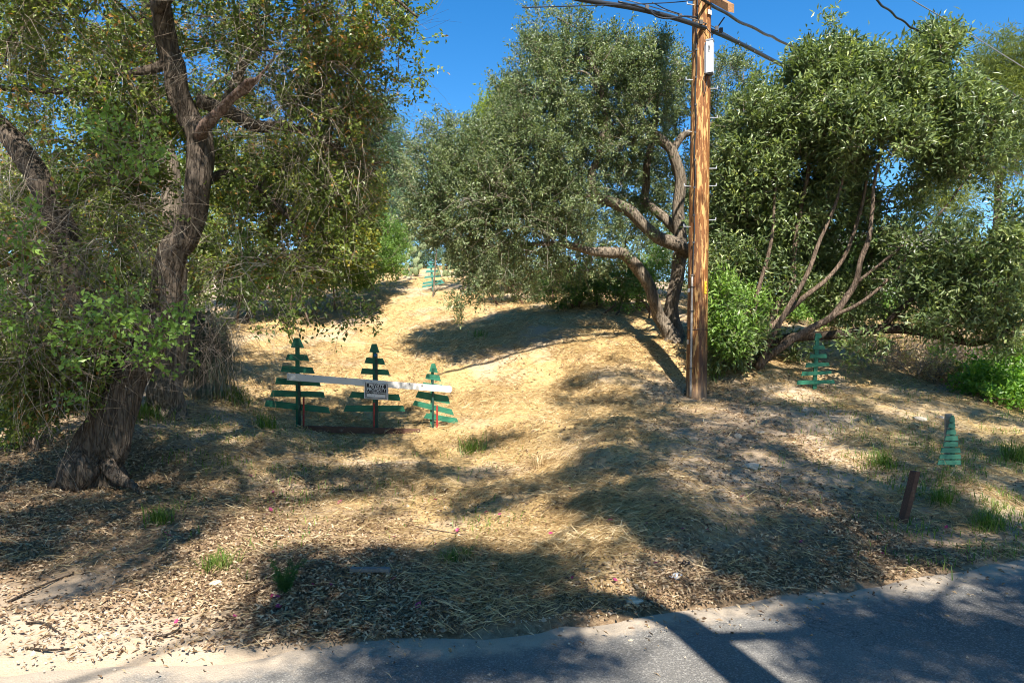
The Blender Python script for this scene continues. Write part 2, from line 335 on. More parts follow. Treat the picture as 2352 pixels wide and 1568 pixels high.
def roadmat():
    m, nt, out = newmat('asphalt')
    v = coords(nt); n1 = noise(nt, v, 0.9, 5, 0.6); n2 = noise(nt, v, 95, 3, 0.7)
    vo = N(nt, 'ShaderNodeTexVoronoi'); vo.inputs['Scale'].default_value = 130; nt.links.new(v, vo.inputs['Vector'])
    c = ramp(nt, n1, [(0.3, (0.105, 0.1, 0.093)), (0.5, (0.15, 0.143, 0.132)), (0.7, (0.2, 0.19, 0.175))]).outputs['Color']
    sp = nt.nodes.new('ShaderNodeSeparateColor'); nt.links.new(vo.outputs['Color'], sp.inputs[0])
    c = mixc(nt, ramp(nt, sp.outputs[0], [(0.6, (0, 0, 0)), (1, (0.75, 0.75, 0.75))]).outputs['Color'], c, (0.3, 0.285, 0.26))
    c = mixc(nt, ramp(nt, n2, [(0.35, (0.7, 0.7, 0.7)), (0.5, (0, 0, 0))]).outputs['Color'], c, (0.06, 0.062, 0.066))
    cw = N(nt, 'ShaderNodeTexVoronoi'); cw.feature = 'DISTANCE_TO_EDGE'; cw.inputs['Scale'].default_value = 0.9
    dv = nt.nodes.new('ShaderNodeVectorMath'); dv.operation = 'ADD'; nz = N(nt, 'ShaderNodeTexNoise'); nz.inputs['Scale'].default_value = 2.5; nz.inputs['Detail'].default_value = 5; nt.links.new(v, nz.inputs['Vector'])
    nt.links.new(v, dv.inputs[0]); nt.links.new(nz.outputs['Color'], dv.inputs[1]); nt.links.new(dv.outputs[0], cw.inputs['Vector'])
    c = mixc(nt, math_n(nt, 'MULTIPLY', ramp(nt, cw.outputs['Distance'], [(0.0, (1, 1, 1)), (0.007, (0, 0, 0))]).outputs['Color'], 0.6), c, (0.04, 0.038, 0.036))
    a = nt.nodes.new('ShaderNodeAttribute'); a.attribute_name = 'edge_w'
    n4 = noise(nt, v, 3.5, 6, 0.7)
    dust = ramp(nt, math_n(nt, 'ADD', a.outputs['Fac'], math_n(nt, 'MULTIPLY', math_n(nt, 'SUBTRACT', n4, 0.5), 1.3)), [(0.45, (0, 0, 0)), (0.8, (1, 1, 1))]).outputs['Color']
    c = mixc(nt, math_n(nt, 'MULTIPLY', dust, 0.75), c, (0.42, 0.345, 0.26))
    bsdf(nt, out, c, 0.85, bump(nt, math_n(nt, 'ADD', n2, vo.outputs['Distance']), 0.5, 0.006), 0.25); return m
M['road'] = roadmat()

# ------------------------------------------------------------------ ground
def yedge(x):
    x = np.asarray(x, float); xc = np.clip(x, -6.25, 8.0)
    return 3.82 + 0.25 * xc + 0.02 * xc ** 2 + np.where(x > 8, (x - 8) * 0.57, 0)
CT = [(220, 1110, 6.5), (0, 1150, 5.8), (0, 1000, 8), (375, 945, 9), (100, 1020, 7.5), (0, 1300, 4.6), (300, 1330, 4.45), (500, 900, 11),
      (690, 985, 10.3), (860, 992, 10.2), (1000, 990, 10.1), (640, 1200, 5.9), (900, 1280, 4.95), (1176, 1270, 5.0), (1176, 1110, 7.2), (680, 830, 13.5), (520, 790, 15),
      (950, 800, 14.5), (1000, 760, 16.5), (560, 715, 19), (800, 690, 20.5), (1000, 668, 22), (930, 625, 26), (700, 650, 25), (300, 760, 16),
      (1200, 880, 12.2), (1200, 800, 13.6), (1300, 775, 14.0), (1400, 880, 11.5), (1540, 785, 13.6), (1200, 705, 17.5), (1400, 720, 16.5), (1350, 662, 20.5), (1600, 720, 17),
      (1598, 915, 11), (1500, 1100, 6.3), (1500, 1200, 5.15), (1500, 1280, 4.6), (1400, 980, 8.8), (1750, 833, 12), (1875, 892, 11.5), (1800, 1000, 8.2), (1800, 1150, 6.0), (1800, 1280, 4.85),
      (2085, 1210, 5.75), (2180, 1075, 7.6), (2352, 1190, 6.1), (2352, 1000, 9), (2100, 920, 11), (2300, 900, 12.3), (2050, 800, 15.5), (2300, 780, 17), (2200, 715, 22), (1800, 740, 16)]
PC = np.array([W(*c) for c in CT])
EXT = [(-14, 8, 0.7), (-16, 16, 1.8), (-18, 26, 4), (16, 10, 0.6), (20, 18, 1.8), (22, 28, 2.6), (0, 34, 5.2), (-14, 36, 5.5), (14, 36, 3.4), (-6, 3.4, 0.05), (-9, 4.5, 0.2), (9, 8.2, 0.1), (-12, 2.8, 0.0)]
PC = np.vstack([PC, EXT])
def tps_k(r2): return np.where(r2 > 1e-9, 0.5 * r2 * np.log(np.maximum(r2, 1e-9)), 0)
_n = len(PC); _K = tps_k(((PC[:, None, :2] - PC[None, :, :2]) ** 2).sum(-1)) + np.eye(_n) * 0.6
_P = np.hstack([np.ones((_n, 1)), PC[:, :2]]); _A = np.block([[_K, _P], [_P.T, np.zeros((3, 3))]])
TW = np.linalg.solve(_A, np.concatenate([PC[:, 2], np.zeros(3)]))
def gz(x, y):
    x = np.asarray(x, float).ravel(); y = np.asarray(y, float).ravel(); out = np.empty(len(x))
    for s in range(0, len(x), 20000):
        X, Y = x[s:s + 20000], y[s:s + 20000]
        cx_, cy_ = np.clip(X, -20, 24), np.clip(Y, 1, 38)
        r2 = (cx_[:, None] - PC[:, 0]) ** 2 + (cy_[:, None] - PC[:, 1]) ** 2
        t = tps_k(r2) @ TW[:_n] + TW[_n] + TW[_n + 1] * cx_ + TW[_n + 2] * cy_
        e = Y - yedge(X); ramp_ = sstep(-0.05, 1.0, e)
        t = np.maximum(t, -0.02) * ramp_ + 0.012 * sstep(0.02, 0.25, e)
        q = np.stack([X, Y, 0 * X], -1)
        bump_ = (vnoise(q * 0.9 + 11) - .5) * 0.14 + (vnoise(q * 2.7 + 5) - .5) * 0.075 + (vnoise(q * 8 + 9) - .5) * 0.03
        t = t + bump_ * sstep(0.1, 1.3, e)
        t = t + (vnoise(q * 5 + 3) - .45) * 0.05 * sstep(0.0, 0.25, e) * (1 - sstep(0.6, 1.5, e))
        t = np.where(e < 0.02, -0.03, t); t = np.where(e < -6.7, 0.03, t)
        out[s:s + 20000] = t
    return out
def gz1(x, y): return float(gz([x], [y])[0])
# depth of the ground along camera rays, tabulated once
_gx = np.linspace(-300, 2652, 124); _gy = np.linspace(600, 1640, 105)
_GX, _GY = np.meshgrid(_gx, _gy); HD = np.full(_GX.size, np.nan)
_ds = np.concatenate([np.arange(2.6, 14, 0.1), np.arange(14, 34, 0.3)])
for d in _ds:
    X = (_GX.ravel() - CX) / F * d; Z = CAMZ - (_GY.ravel() - CY) / F * d
    todo = np.isnan(HD)
    if not todo.any(): break
    g = gz(X[todo], np.full(todo.sum(), d)); idx = np.where(todo)[0]; HD[idx[Z[todo] <= np.maximum(g, 0.0)]] = d
HD[np.isnan(HD)] = 34; HD = HD.reshape(_GX.shape)
def hitd(px, py):
    u = np.clip((np.asarray(px, float) + 300) / 2952 * 123, 0, 122.999); v = np.clip((np.asarray(py, float) - 600) / 1040 * 104, 0, 103.999)
    i, j = u.astype(int), v.astype(int); a, b = u - i, v - j
    return (HD[j, i] * (1 - a) + HD[j, i + 1] * a) * (1 - b) + (HD[j + 1, i] * (1 - a) + HD[j + 1, i + 1] * a) * b
def hit(px, py):
    """ground point under a picture position, refined"""
    lo = None
    for d in np.arange(2.6, 34, 0.04):
        X = (px - CX) / F * d; Z = CAMZ - (py - CY) / F * d
        if Z <= max(gz1(X, d), 0.0): return np.array([X, d, max(gz1(X, d), 0.0)])
    return W(px, py, 30)
def grid(rows, px, py):
    G = np.array([[int(c) for c in r] for r in rows], float) / 9
    u = np.clip((np.asarray(px) - 73.5) / 147, 0, 14.999); v = np.clip((np.asarray(py) - 660) / 79, 0, 10.999)
    i, j = u.astype(int), v.astype(int); a, b = u - i, v - j
    return (G[j, i] * (1 - a) + G[j, i + 1] * a) * (1 - b) + (G[j + 1, i] * (1 - a) + G[j + 1, i + 1] * a) * b
STRAW = ["0000699965444444", "0008999987655666", "0027899999766666", "2235788999544665", "2235788998412555", "1124566797412556", "1123456898621456", "1112347899731135", "1111112588531113", "0011112443211100", "0001112200000000", "0000000000000000"]
LITTER = ["0000111112111111", "0001111112111111", "0001111113311111", "3332111112563222", "5543211123565222", "8875432223455322", "8887654323445532", "8898875433456764", "7788998643567886", "5567999987776655", "2224788777665544", "1111222222222222"]
GREEN = ["0000000000000012", "0000000000000012", "0013000000001222", "3335100000014644", "2346533110003567", "0035543210001577", "0022332210001467", "0012211210110145", "0001101100000023", "0000000000000000", "0000000000000000", "0000000000000000"]
SHADE = ["0000000000000000", "0000000000000000", "0004300000000000", "0002210013688762", "0445321139989975", "5565664419988876", "6566643229978987", "6665431116967987", "5456998421668988", "3228999753766656", "1028999754656789", "0000346544545799"]

def axis(segs):
    out = []
    for a, b, st in segs: out += list(np.arange(a, b, st))
    return np.array(out + [segs[-1][1]])
gx = axis([(-600, -120, 80), (-120, -30, 12), (-30, -9, 1.0), (-9, -5, 0.2), (-5, 6.5, 0.075), (6.5, 12, 0.25), (12, 30, 1), (30, 120, 12), (120, 600, 80)])
gy = axis([(-500, -100, 80), (-100, -20, 10), (-20, 2.0, 1.0), (2.0, 10.5, 0.07), (10.5, 18, 0.16), (18, 34, 0.5), (34, 100, 6), (100, 900, 80)])
GXX, GYY = np.meshgrid(gx, gy); gZ = gz(GXX, GYY)
gV = np.stack([GXX.ravel(), GYY.ravel(), gZ], -1)
nx, ny = len(gx), len(gy)
ii = (np.arange(ny - 1)[:, None] * nx + np.arange(nx - 1)[None, :]).ravel()
gQ = np.stack([ii, ii + 1, ii + nx + 1, ii + nx], -1)
ppx, ppy = proj(gV); infr = gV[:, 1] > 2.0
ppx = np.nan_to_num(ppx, nan=0); ppy = np.nan_to_num(ppy, nan=1600)
aw = {k + '_w': np.where(infr, grid(g, ppx, ppy), 0.2) for k, g in (('straw', STRAW), ('litter', LITTER), ('green', GREEN))}
gme = mesh_np('ground', gV, gQ, M['ground'], aw, True)
tag(link(bpy.data.objects.new('ground', gme)), kind='structure')

rx = axis([(-120, -12, 4), (-12, -5, 0.5), (-5, 7, 0.05), (7, 14, 0.5), (14, 120, 4)]); rv = np.array([0.0, .08, .16, .25, .35, .5, .7, 1, 1.5, 2.2, 3, 4, 5, 6, 6.6])
RX, RV = np.meshgrid(rx, rv)
jit = (vnoise(np.stack([rx * 1.3, rx * 0, rx * 0], -1)) - .5) * 0.12 + (vnoise(np.stack([rx * 7, rx * 0 + 4, rx * 0], -1)) - .5) * 0.08
RY = yedge(RX) - RV + jit[None, :] * np.clip(1 - RV / 0.6, 0, 1) - 0.02
RZ = np.where(RV < 0.01, -0.012, 0.0)
rV = np.stack([RX.ravel(), RY.ravel(), RZ.ravel()], -1); rnx = len(rx)
ii = (np.arange(len(rv) - 1)[:, None] * rnx + np.arange(rnx - 1)[None, :]).ravel()
rQ = np.stack([ii, ii + rnx, ii + rnx + 1, ii + 1], -1)
tag(link(bpy.data.objects.new('road', mesh_np('road', rV, rQ, M['road'], {'edge_w': np.clip(1 - RV.ravel() / 0.5, 0, 1)}, True))), kind='structure')

# ------------------------------------------------------------------ foliage builders
LEAF_T = np.array([[0, 3, 2], [0, 2, 1]])
def leaves(pos, ax, nrm, L, Wd, fold=0.25):
    n = len(pos); side = norm(np.cross(ax, nrm)); nn = np.cross(side, ax)
    L = np.broadcast_to(L, (n,))[:, None]; Wd = np.broadcast_to(Wd, (n,))[:, None]
    V = np.empty((n, 4, 3)); mid = pos + ax * L * 0.5
    V[:, 0] = pos; V[:, 1] = mid + side * Wd / 2 + nn * Wd * fold; V[:, 2] = pos + ax * L - nn * L * 0.08; V[:, 3] = mid - side * Wd / 2 + nn * Wd * fold
    T = (np.arange(n)[:, None, None] * 4 + LEAF_T[None]).reshape(-1, 3)
    return V.reshape(-1, 3), T
def lobe_points(lobes, n, clump, thr, seed, power=2.3):
    rg = np.random.default_rng(seed); Lb = np.array([l[:6] for l in lobes], float); wt = np.array([(l[6] if len(l) > 6 else 1.0) for l in lobes])
    w = Lb[:, 2] * Lb[:, 3] * wt; w /= w.sum(); out = []; oc = []
    got = 0
    while got < n:
        k = rg.choice(len(Lb), n * 2, p=w); d = norm(rg.normal(size=(n * 2, 3))); r = rg.random(n * 2) ** (1 / power)
        l = Lb[k]; s = l[:, 4] / F
        C = np.stack([(l[:, 0] - CX) * s, l[:, 4], CAMZ - (l[:, 1] - CY) * s], -1)
        rad = np.stack([l[:, 2] * s, l[:, 5], l[:, 3] * s], -1)
        P = C + d * r[:, None] * rad
        nz = 0.65 * vnoise(P / clump + seed) + 0.35 * vnoise(P / (clump * 0.4) + seed * 2)
        keep = (nz > thr - 0.1 * (rg.random(len(P)) - .5)) & (P[:, 2] > gz(P[:, 0], P[:, 1]) + 0.08)
        P = P[keep]; out.append(P); oc.append(norm(d[keep] * rad[keep])); got += len(P)
    return np.vstack(out)[:n], np.vstack(oc)[:n]
def twig_tubes(a, b, r0, r1):
    """thin three-sided twigs from a to b"""
    n = len(a); t = norm(b - a); s = norm(np.cross(t, np.array([0.2, 0.3, 0.93]))); u = np.cross(t, s); V = np.empty((n, 6, 3))
    for i, th in enumerate((0, 2.094, 4.189)):
        o = math.cos(th) * s + math.sin(th) * u; V[:, i] = a + o * r0; V[:, i + 3] = b + o * r1
    T0 = np.array([[0, 1, 4], [0, 4, 3], [1, 2, 5], [1, 5, 4], [2, 0, 3], [2, 3, 5]])
    return V.reshape(-1, 3), (np.arange(n)[:, None, None] * 6 + T0[None]).reshape(-1, 3)
def crown(parent, lobes, n, per, L, Wd, mat, seed, clump=0.7, thr=0.42, droop=0.0, twig=0.25, tone=(0.0, 0.9), nodes=None, n_br=150, br_mat=None, name='crown', up=0.5, fold=0.25, power=2.3, twigs=True, dead=0.0):
    rg = np.random.default_rng(seed + 1000)
    C, O = lobe_points(lobes, n, clump, thr, seed, power)
    D = norm(0.75 * O + 0.6 * rg.normal(size=(n, 3)) * 0.7 + np.array([0, 0, 0.25 - droop]))
    tl = twig * rg.uniform(0.5, 1.3, n)
    t = rg.random((n, per)); idx = np.repeat(np.arange(n), per); t = t.ravel()
    m = n * per
    pos = C[idx] + D[idx] * (tl[idx] * t)[:, None] + rg.normal(size=(m, 3)) * 0.035 * (L / 0.06)
    ax = norm(D[idx] * 0.6 + rg.normal(size=(m, 3)) * 0.75 + np.array([0, 0, -droop * 0.6]))
    nr = norm(rg.normal(size=(m, 3)) * 0.7 + np.array([0, 0, up * .6]) + SUN * 0.85)
    V, T = leaves(pos, ax, nr, L * rg.uniform(0.65, 1.25, m), Wd * rg.uniform(0.7, 1.2, m), fold)
    tb = rg.random(n)[idx] * 0.5 + rg.random(m) * 0.5
    tn = tone[0] + (tone[1] - tone[0]) * tb
    if dead: 
        dz = (vnoise(C / 0.9 + 77) > 0.62)[idx]; tn = np.where((rg.random(m) < dead * np.where(dz, 2.5, 0.6)), 0.86 + 0.14 * rg.random(m), tn)
    o = part(name, V, T, mat, parent, {'tone': np.repeat(tn, 4)}, kind='stuff')
    if twigs:
        V, T = twig_tubes(C - D * 0.12, C + D * tl[:, None], 0.0035 * (L / 0.06) ** 0.5, 0.0015)
        part('twigs', V, T, M['twig'], parent, {'tone': np.repeat(rg.random(n) * 0.7, 6)}, kind='stuff')
    if nodes is not None and n_br:
        nd = np.array(nodes); k = rg.choice(n, min(n_br, n), replace=False); tg = C[k]
        dist = np.min(np.linalg.norm(tg[:, None] - nd[None], axis=-1), axis=1); mb = MB()
        for q in np.argsort(dist):
            p1 = tg[q]; dd = np.linalg.norm(nd - p1, axis=1); j = int(np.argmin(dd)); p0 = nd[j]; ln = dd[j]
            if ln < 0.15 or ln > 4.5: continue
            tt = np.linspace(0, 1, 7)[:, None]; off = rg.normal(size=3) * ln * 0.09
            path = p0 * (1 - tt) + p1 * tt + np.sin(tt * math.pi) * off + np.sin(tt * 2 * math.pi) * rg.normal(size=3) * ln * 0.04 + np.array([0, 0, 1]) * np.sin(tt * math.pi) * ln * 0.06
            V, T = tube_t(path, np.linspace(0.008 + 0.009 * ln, 0.004, 7), 5, cap=False); mb.add(V, T); nd = np.vstack([nd, path[2:]])
        if mb.n:
            V, T = mb.get(); part('branches', V, T, br_mat or M['mid_bark'], parent, smooth=True, kind='stuff')
    return o
def limb(parent, name, path, mat, sides=14, n=None, rough=0.22, seed=0, flare=0.0):
    """path rows: (px, py, depth, width in px)"""
    a = np.array(path, float); P = np.array([W(*r[:3]) for r in a]); rad = a[:, 3] / F * a[:, 2] / 2
    n = n or max(8, int(len(a) * 6)); C = catmull(P, n); rr = np.interp(np.linspace(0, 1, n), np.linspace(0, 1, len(a)), rad)
    C = C + (np.stack([vnoise(np.stack([np.linspace(0, n / 5, n) + seed, np.full(n, s * 3.1), np.zeros(n)], -1)) for s in range(3)], -1) - .5) * rr[:, None] * 0.5
    if flare: 
        u = np.linspace(0, 1, n); rr = rr * (1 + flare * np.exp(-u * 14))
    V, T = tube_t(C, rr, sides, rough=rough, seed=seed)
    part(name, V, T, mat, parent, smooth=True)
    return list(C)
def hang_twigs(parent, lobes, n, length, mat, seed, droop=0.9, rad=0.003, name='dead_twigs', segs=6, wob=0.25):
    rg = np.random.default_rng(seed); C, O = lobe_points(lobes, n, 0.8, 0.3, seed)
    mb_a, mb_b, tn, ra, rb = [], [], [], [], []
    D = norm(O * 0.6 + rg.normal(size=(n, 3)) * 0.6 + np.array([0, 0, 0.2])); P = C.copy(); ln = length * rg.uniform(0.4, 1.5, n) / segs; t0 = rg.random(n)
    for s in range(segs):
        D = norm(D + rg.normal(size=(n, 3)) * wob + np.array([0, 0, -droop / segs])); Q = P + D * ln[:, None]
        mb_a.append(P); mb_b.append(Q); tn.append(t0); ra.append(np.full(n, rad * (1 - s / segs * 0.7))); P = Q
        if s in (1, 3):      # forks
            k = rg.random(n) < 0.7; D2 = norm(D[k] + rg.normal(size=(k.sum(), 3)) * 0.7); Q2 = P[k] + D2 * ln[k][:, None] * 2
            mb_a.append(P[k]); mb_b.append(Q2); tn.append(t0[k]); ra.append(np.full(k.sum(), rad * 0.5))
    a, b, t, r = np.vstack(mb_a), np.vstack(mb_b), np.concatenate(tn), np.concatenate(ra)[:, None]
    V, T = twig_tubes(a, b, r, r * 0.8)
    return part(name, V, T, mat, parent, {'tone': np.repeat(t, 6)}, kind='stuff')

# ------------------------------------------------------------------ the big oak on the left
base = hit(218, 1112)
oak = thing('oak_tree', 'big gnarled oak with leaning trunk and broken stub limb at left', 'tree', base - [0, 0, .1])
D0 = base[1]
nd = limb(oak, 'trunk', [(202, 1150, D0, 124), (214, 1085, D0, 110), (246, 980, D0, 92), (288, 879, D0 + .1, 82), (340, 778, D0 + .2, 74), (375, 698, D0 + .3, 66), (403, 597, D0 + .3, 62), (424, 540, D0 + .3, 60), (452, 440, D0 + .3, 58), (456, 322, D0 + .3, 52), (438, 270, D0 + .3, 48), (407, 183, D0 + .2, 45), (386, 110, D0 + .2, 46), (366, 40, D0 + .1, 42), (350, -80, D0, 38), (330, -260, D0 - .2, 30)], M['oak_bark'], 28, 120, 0.4, 1, 0.05)
for rx0, ry0, rx1, ry1, w0 in ((200, 1050, 120, 1118, 46), (240, 1060, 300, 1112, 40)):
    nd += limb(oak, 'root', [(rx0, ry0, D0 - .05, w0), ((rx0 + rx1) / 2, (ry0 + ry1) / 2 + 8, D0 - .12, w0 * .8), (rx1, ry1, D0 - .15, w0 * .45), (rx1 + (rx1 - rx0) * .4, ry1 + 22, D0 - .2, w0 * .2)], M['oak_bark'], 12, 18, .35, rx0)[:1]
nd += limb(oak, 'limb', [(258, 950, D0 + .1, 70), (225, 840, D0 + .1, 64), (192, 720, D0 + .1, 60), (172, 650, D0 + .1, 58), (152, 560, D0 + .1, 56), (120, 457, D0, 54), (55, 366, D0, 50), (-40, 250, D0, 44)], M['oak_bark'], 20, 60, 0.4, 2)
nd += limb(oak, 'limb', [(455, 320, D0 + .25, 30), (465, 289, D0 + .1, 27), (505, 252, D0, 23), (541, 216, D0 - .1, 21), (570, 196, D0 - .15, 26), (584, 186, D0 - .2, 15), (600, 170, D0 - .2, 5), (640, 120, D0 - .2, 2)], M['stub_bark'], 14, 40, 0.6, 3)
nd += limb(oak, 'limb', [(450, 230, D0 + .3, 30), (530, 256, D0 + .5, 27), (585, 289, D0 + .6, 26), (655, 293, D0 + .7, 20), (720, 310, D0 + .8, 12), (800, 350, D0 + .9, 7)], M['oak_bark'], 12, 34, 0.35, 4)
nd += limb(oak, 'limb', [(470, 300, D0 + .5, 22), (520, 230, D0 + .9, 20), (549, 176, D0 + 1, 20), (563, 143, D0 + 1, 18), (593, 113, D0 + 1, 17), (593, 66, D0 + 1, 15), (586, 0, D0 + 1, 12), (600, -120, D0 + 1, 8)], M['mid_bark'], 10, 40, 0.3, 5)
nd += limb(oak, 'limb', [(593, 113, D0 + 1, 9), (640, 118, D0 + 1, 8), (690, 135, D0 + 1.1, 6), (760, 120, D0 + 1.2, 5), (880, 80, D0 + 1.2, 3)], M['mid_bark'], 8, 24, 0.2, 6)
nd += limb(oak, 'limb', [(130, 480, D0 + .6, 14), (172, 454, D0 + .4, 14), (220, 425, D0 + .3, 11), (256, 410, D0 + .2, 8)], M['oak_bark'], 10, 24, 0.3, 7)
nd += limb(oak, 'limb', [(390, 150, D0 + .2, 26), (300, 170, D0 + .1, 20), (146, 209, D0, 15), (0, 203, D0 - .1, 15), (-120, 190, D0 - .2, 10)], M['oak_bark'], 10, 40, 0.3, 8)
nd += limb(oak, 'limb', [(455, 430, D0 + .4, 22), (520, 400, D0 + .7, 16), (600, 440, D0 + .8, 12), (680, 520, D0 + .8, 8), (740, 620, D0 + .7, 5)], M['oak_bark'], 10, 40, 0.3, 9)
nd += limb(oak, 'limb', [(360, 20, D0, 30), (470, -60, D0 - .1, 24), (650, -90, D0 - .2, 18), (850, -40, D0 - .1, 10), (960, 40, D0, 5)], M['oak_bark'], 10, 40, 0.3, 10)
# burl on the foot of the trunk
u_, v_ = np.meshgrid(np.linspace(0, 2 * math.pi, 18, endpoint=False), np.linspace(0.02, math.pi - .02, 12)); bs = np.stack([np.cos(u_) * np.sin(v_), np.sin(u_) * np.sin(v_), np.cos(v_)], -1).reshape(-1, 3)
bs = bs * (1 + .35 * (vnoise(bs * 2 + 9) - .5))[:, None]
bi = (np.arange(11)[:, None] * 18 + np.arange(18)[None]).ravel(); bj = (np.arange(11)[:, None] * 18 + (np.arange(18)[None] + 1) % 18).ravel()
part('burl', bs * np.array([.17, .16, .2]) + W(180, 1080, D0 - .16), q2t(np.stack([bi, bi + 18, bj + 18, bj], -1)), M['oak_bark'], oak, smooth=True)
LOB = [(60, 60, 160, 120, 6.9, 1.2, .8), (220, 30, 130, 100, 6.8, 1.2, .8), (520, 10, 150, 100, 7.2, 1.2, .9), (690, 60, 140, 110, 7.4, 1.2), (820, 60, 120, 90, 7.4, 1.0, .8), (930, 60, 80, 60, 7.4, .6, .4), (770, 170, 130, 90, 7.5, 1.0, .8), (880, 150, 100, 70, 7.5, .8, .35),
       (640, 230, 90, 80, 7.8, .8, .4), (740, 300, 120, 100, 7.7, .9, .8), (820, 330, 70, 100, 7.7, .8, .6), (600, 400, 90, 80, 7.8, .8, .6), (700, 450, 130, 90, 7.6, 1.0, .7), (800, 480, 60, 90, 7.7, .8, .6), (580, 520, 90, 90, 7.5, .8, .6), (680, 590, 130, 70, 7.3, .8, .65),
       (150, 300, 150, 80, 7.0, 1.0, .6), (300, 250, 70, 90, 6.8, .7, .6), (20, 480, 90, 90, 6.9, .7, .6), (270, 430, 90, 110, 6.9, .5, .7), (300, 580, 80, 90, 6.7, .4, .6), (40, 620, 80, 120, 6.5, .8, .8), (250, 690, 60, 70, 6.3, .3, .5),
       (50, 790, 80, 110, 6.3, .6, .9), (140, 850, 80, 90, 6.3, .4, .8), (50, 930, 80, 60, 6.5, .5, .8)]
crown(oak, LOB, 3500, 22, 0.055, 0.032, M['left_leaf'], 21, 0.4, 0.49, 0.25, 0.24, (0.0, 0.8), nd, 240, M['oak_bark'], dead=0.05)
hang_twigs(oak, [(150, 120, 200, 140, 6.6, 1.0), (650, 150, 260, 150, 7.2, 1.2, 1.3), (720, 350, 170, 170, 7.4, .9, 1.8), (60, 560, 120, 220, 6.0, .5, 2.0), (250, 520, 130, 150, 6.2, .4, .9), (600, 560, 170, 110, 7.2, .8), (70, 790, 90, 130, 5.9, .4, 1.7), (250, 740, 90, 70, 6.0, .3, .9)], 1900, 0.75, M['twig'], 5, 1.1, 0.0024)
hang_twigs(oak, [(330, 760, 130, 70, 5.9, .2), (260, 860, 120, 60, 5.8, .15, .8), (180, 640, 130, 80, 6.0, .2)], 90, 0.5, M['twig'], 15, 0.5, 0.0016, 'front_twigs')
# low sprays that hang in front of the slope and the trunk
SPR = [(600, 680, 60, 40, 6.3, .3), (700, 690, 60, 35, 6.3, .3), (790, 690, 60, 30, 6.4, .3), (650, 740, 60, 30, 6.2, .3, .6), (780, 745, 60, 28, 6.3, .3, .7), (840, 720, 30, 40, 6.4, .3, .6), (560, 730, 30, 40, 6.2, .2, .4)]
crown(oak, SPR, 85, 11, 0.05, 0.028, M['left_leaf'], 22, 0.4, 0.3, 0.5, 0.22, (0, .6), name='hanging_sprays')
hang_twigs(oak, [(640, 610, 110, 40, 6.4, .4), (780, 620, 80, 40, 6.4, .3), (540, 700, 60, 80, 6.2, .3)], 80, 0.8, M['twig'], 6, 1.6, 0.002, 'hanging_twigs')
NEAR = [(370, 705, 50, 30, 5.2, .15), (330, 750, 50, 30, 5.1, .15), (400, 770, 40, 25, 5.2, .1), (250, 700, 45, 30, 5.2, .2), (300, 830, 30, 30, 5.1, .1, .7), (115, 930, 26, 22, 5.0, .1, .9), (360, 860, 25, 35, 5.2, .1, .6), (200, 780, 50, 60, 5.3, .2), (40, 720, 50, 70, 5.4, .2), (290, 330, 80, 60, 5.3, .3, .7), (40, 540, 40, 60, 5.2, .2)]
crown(oak, NEAR, 130, 15, 0.05, 0.034, M['green_leaf'], 23, 0.4, 0.35, 0.1, 0.2, (0.3, 1.0), name='near_leaves', up=0.8)

base2 = hit(372, 950); D2 = base2[1]
oak2 = thing('oak_tree', 'pale grey trunk with flaring foot standing behind the big leaning oak', 'tree', base2 - [0, 0, .1])
nd2 = limb(oak2, 'trunk', [(372, 975, D2, 86), (375, 925, D2, 74), (383, 870, D2, 62), (398, 800, D2, 50), (414, 740, D2, 44), (410, 650, D2, 42), (398, 560, D2, 42), (392, 470, D2, 40), (386, 380, D2, 36), (360, 250, D2, 30), (340, 60, D2, 24), (330, -150, D2, 15)], M['mid_bark'], 18, 70, 0.3, 12, .3)
crown(oak2, [(200, 180, 220, 160, 9.5, 1.3), (420, 120, 200, 150, 9.8, 1.3), (130, 420, 170, 150, 9.3, 1.1), (480, 330, 130, 130, 9.8, 1.0), (250, 540, 170, 110, 9.4, .9), (90, 640, 130, 120, 9.0, .9), (160, 820, 170, 90, 8.6, .7), (500, 560, 90, 110, 9.8, .7), (40, 900, 80, 70, 8.5, .6)], 2000, 22, 0.062, 0.034, M['left_leaf'], 31, 0.6, 0.5, 0.2, 0.26, (0.0, 0.8), nd2, 120, M['oak_bark'], dead=0.08)

# sapling stem at the far left
bS = hit(80, 1035)
sap = thing('sapling', 'thin bare sapling stem left of the big oak foot', 'sapling', bS)
ns = limb(sap, 'stem', [(82, 1045, bS[1], 22), (70, 960, bS[1], 18), (62, 880, bS[1], 14), (40, 780, bS[1] + .1, 10)], M['stem_bark'], 10, 24, 0.2, 14)
crown(sap, [(60, 860, 70, 90, bS[1], .4), (20, 960, 60, 60, bS[1], .3)], 170, 18, 0.05, 0.028, M['left_leaf'], 33, 0.4, 0.4, 0.2, 0.2, (0, .8), ns, 20, M['stem_bark'])

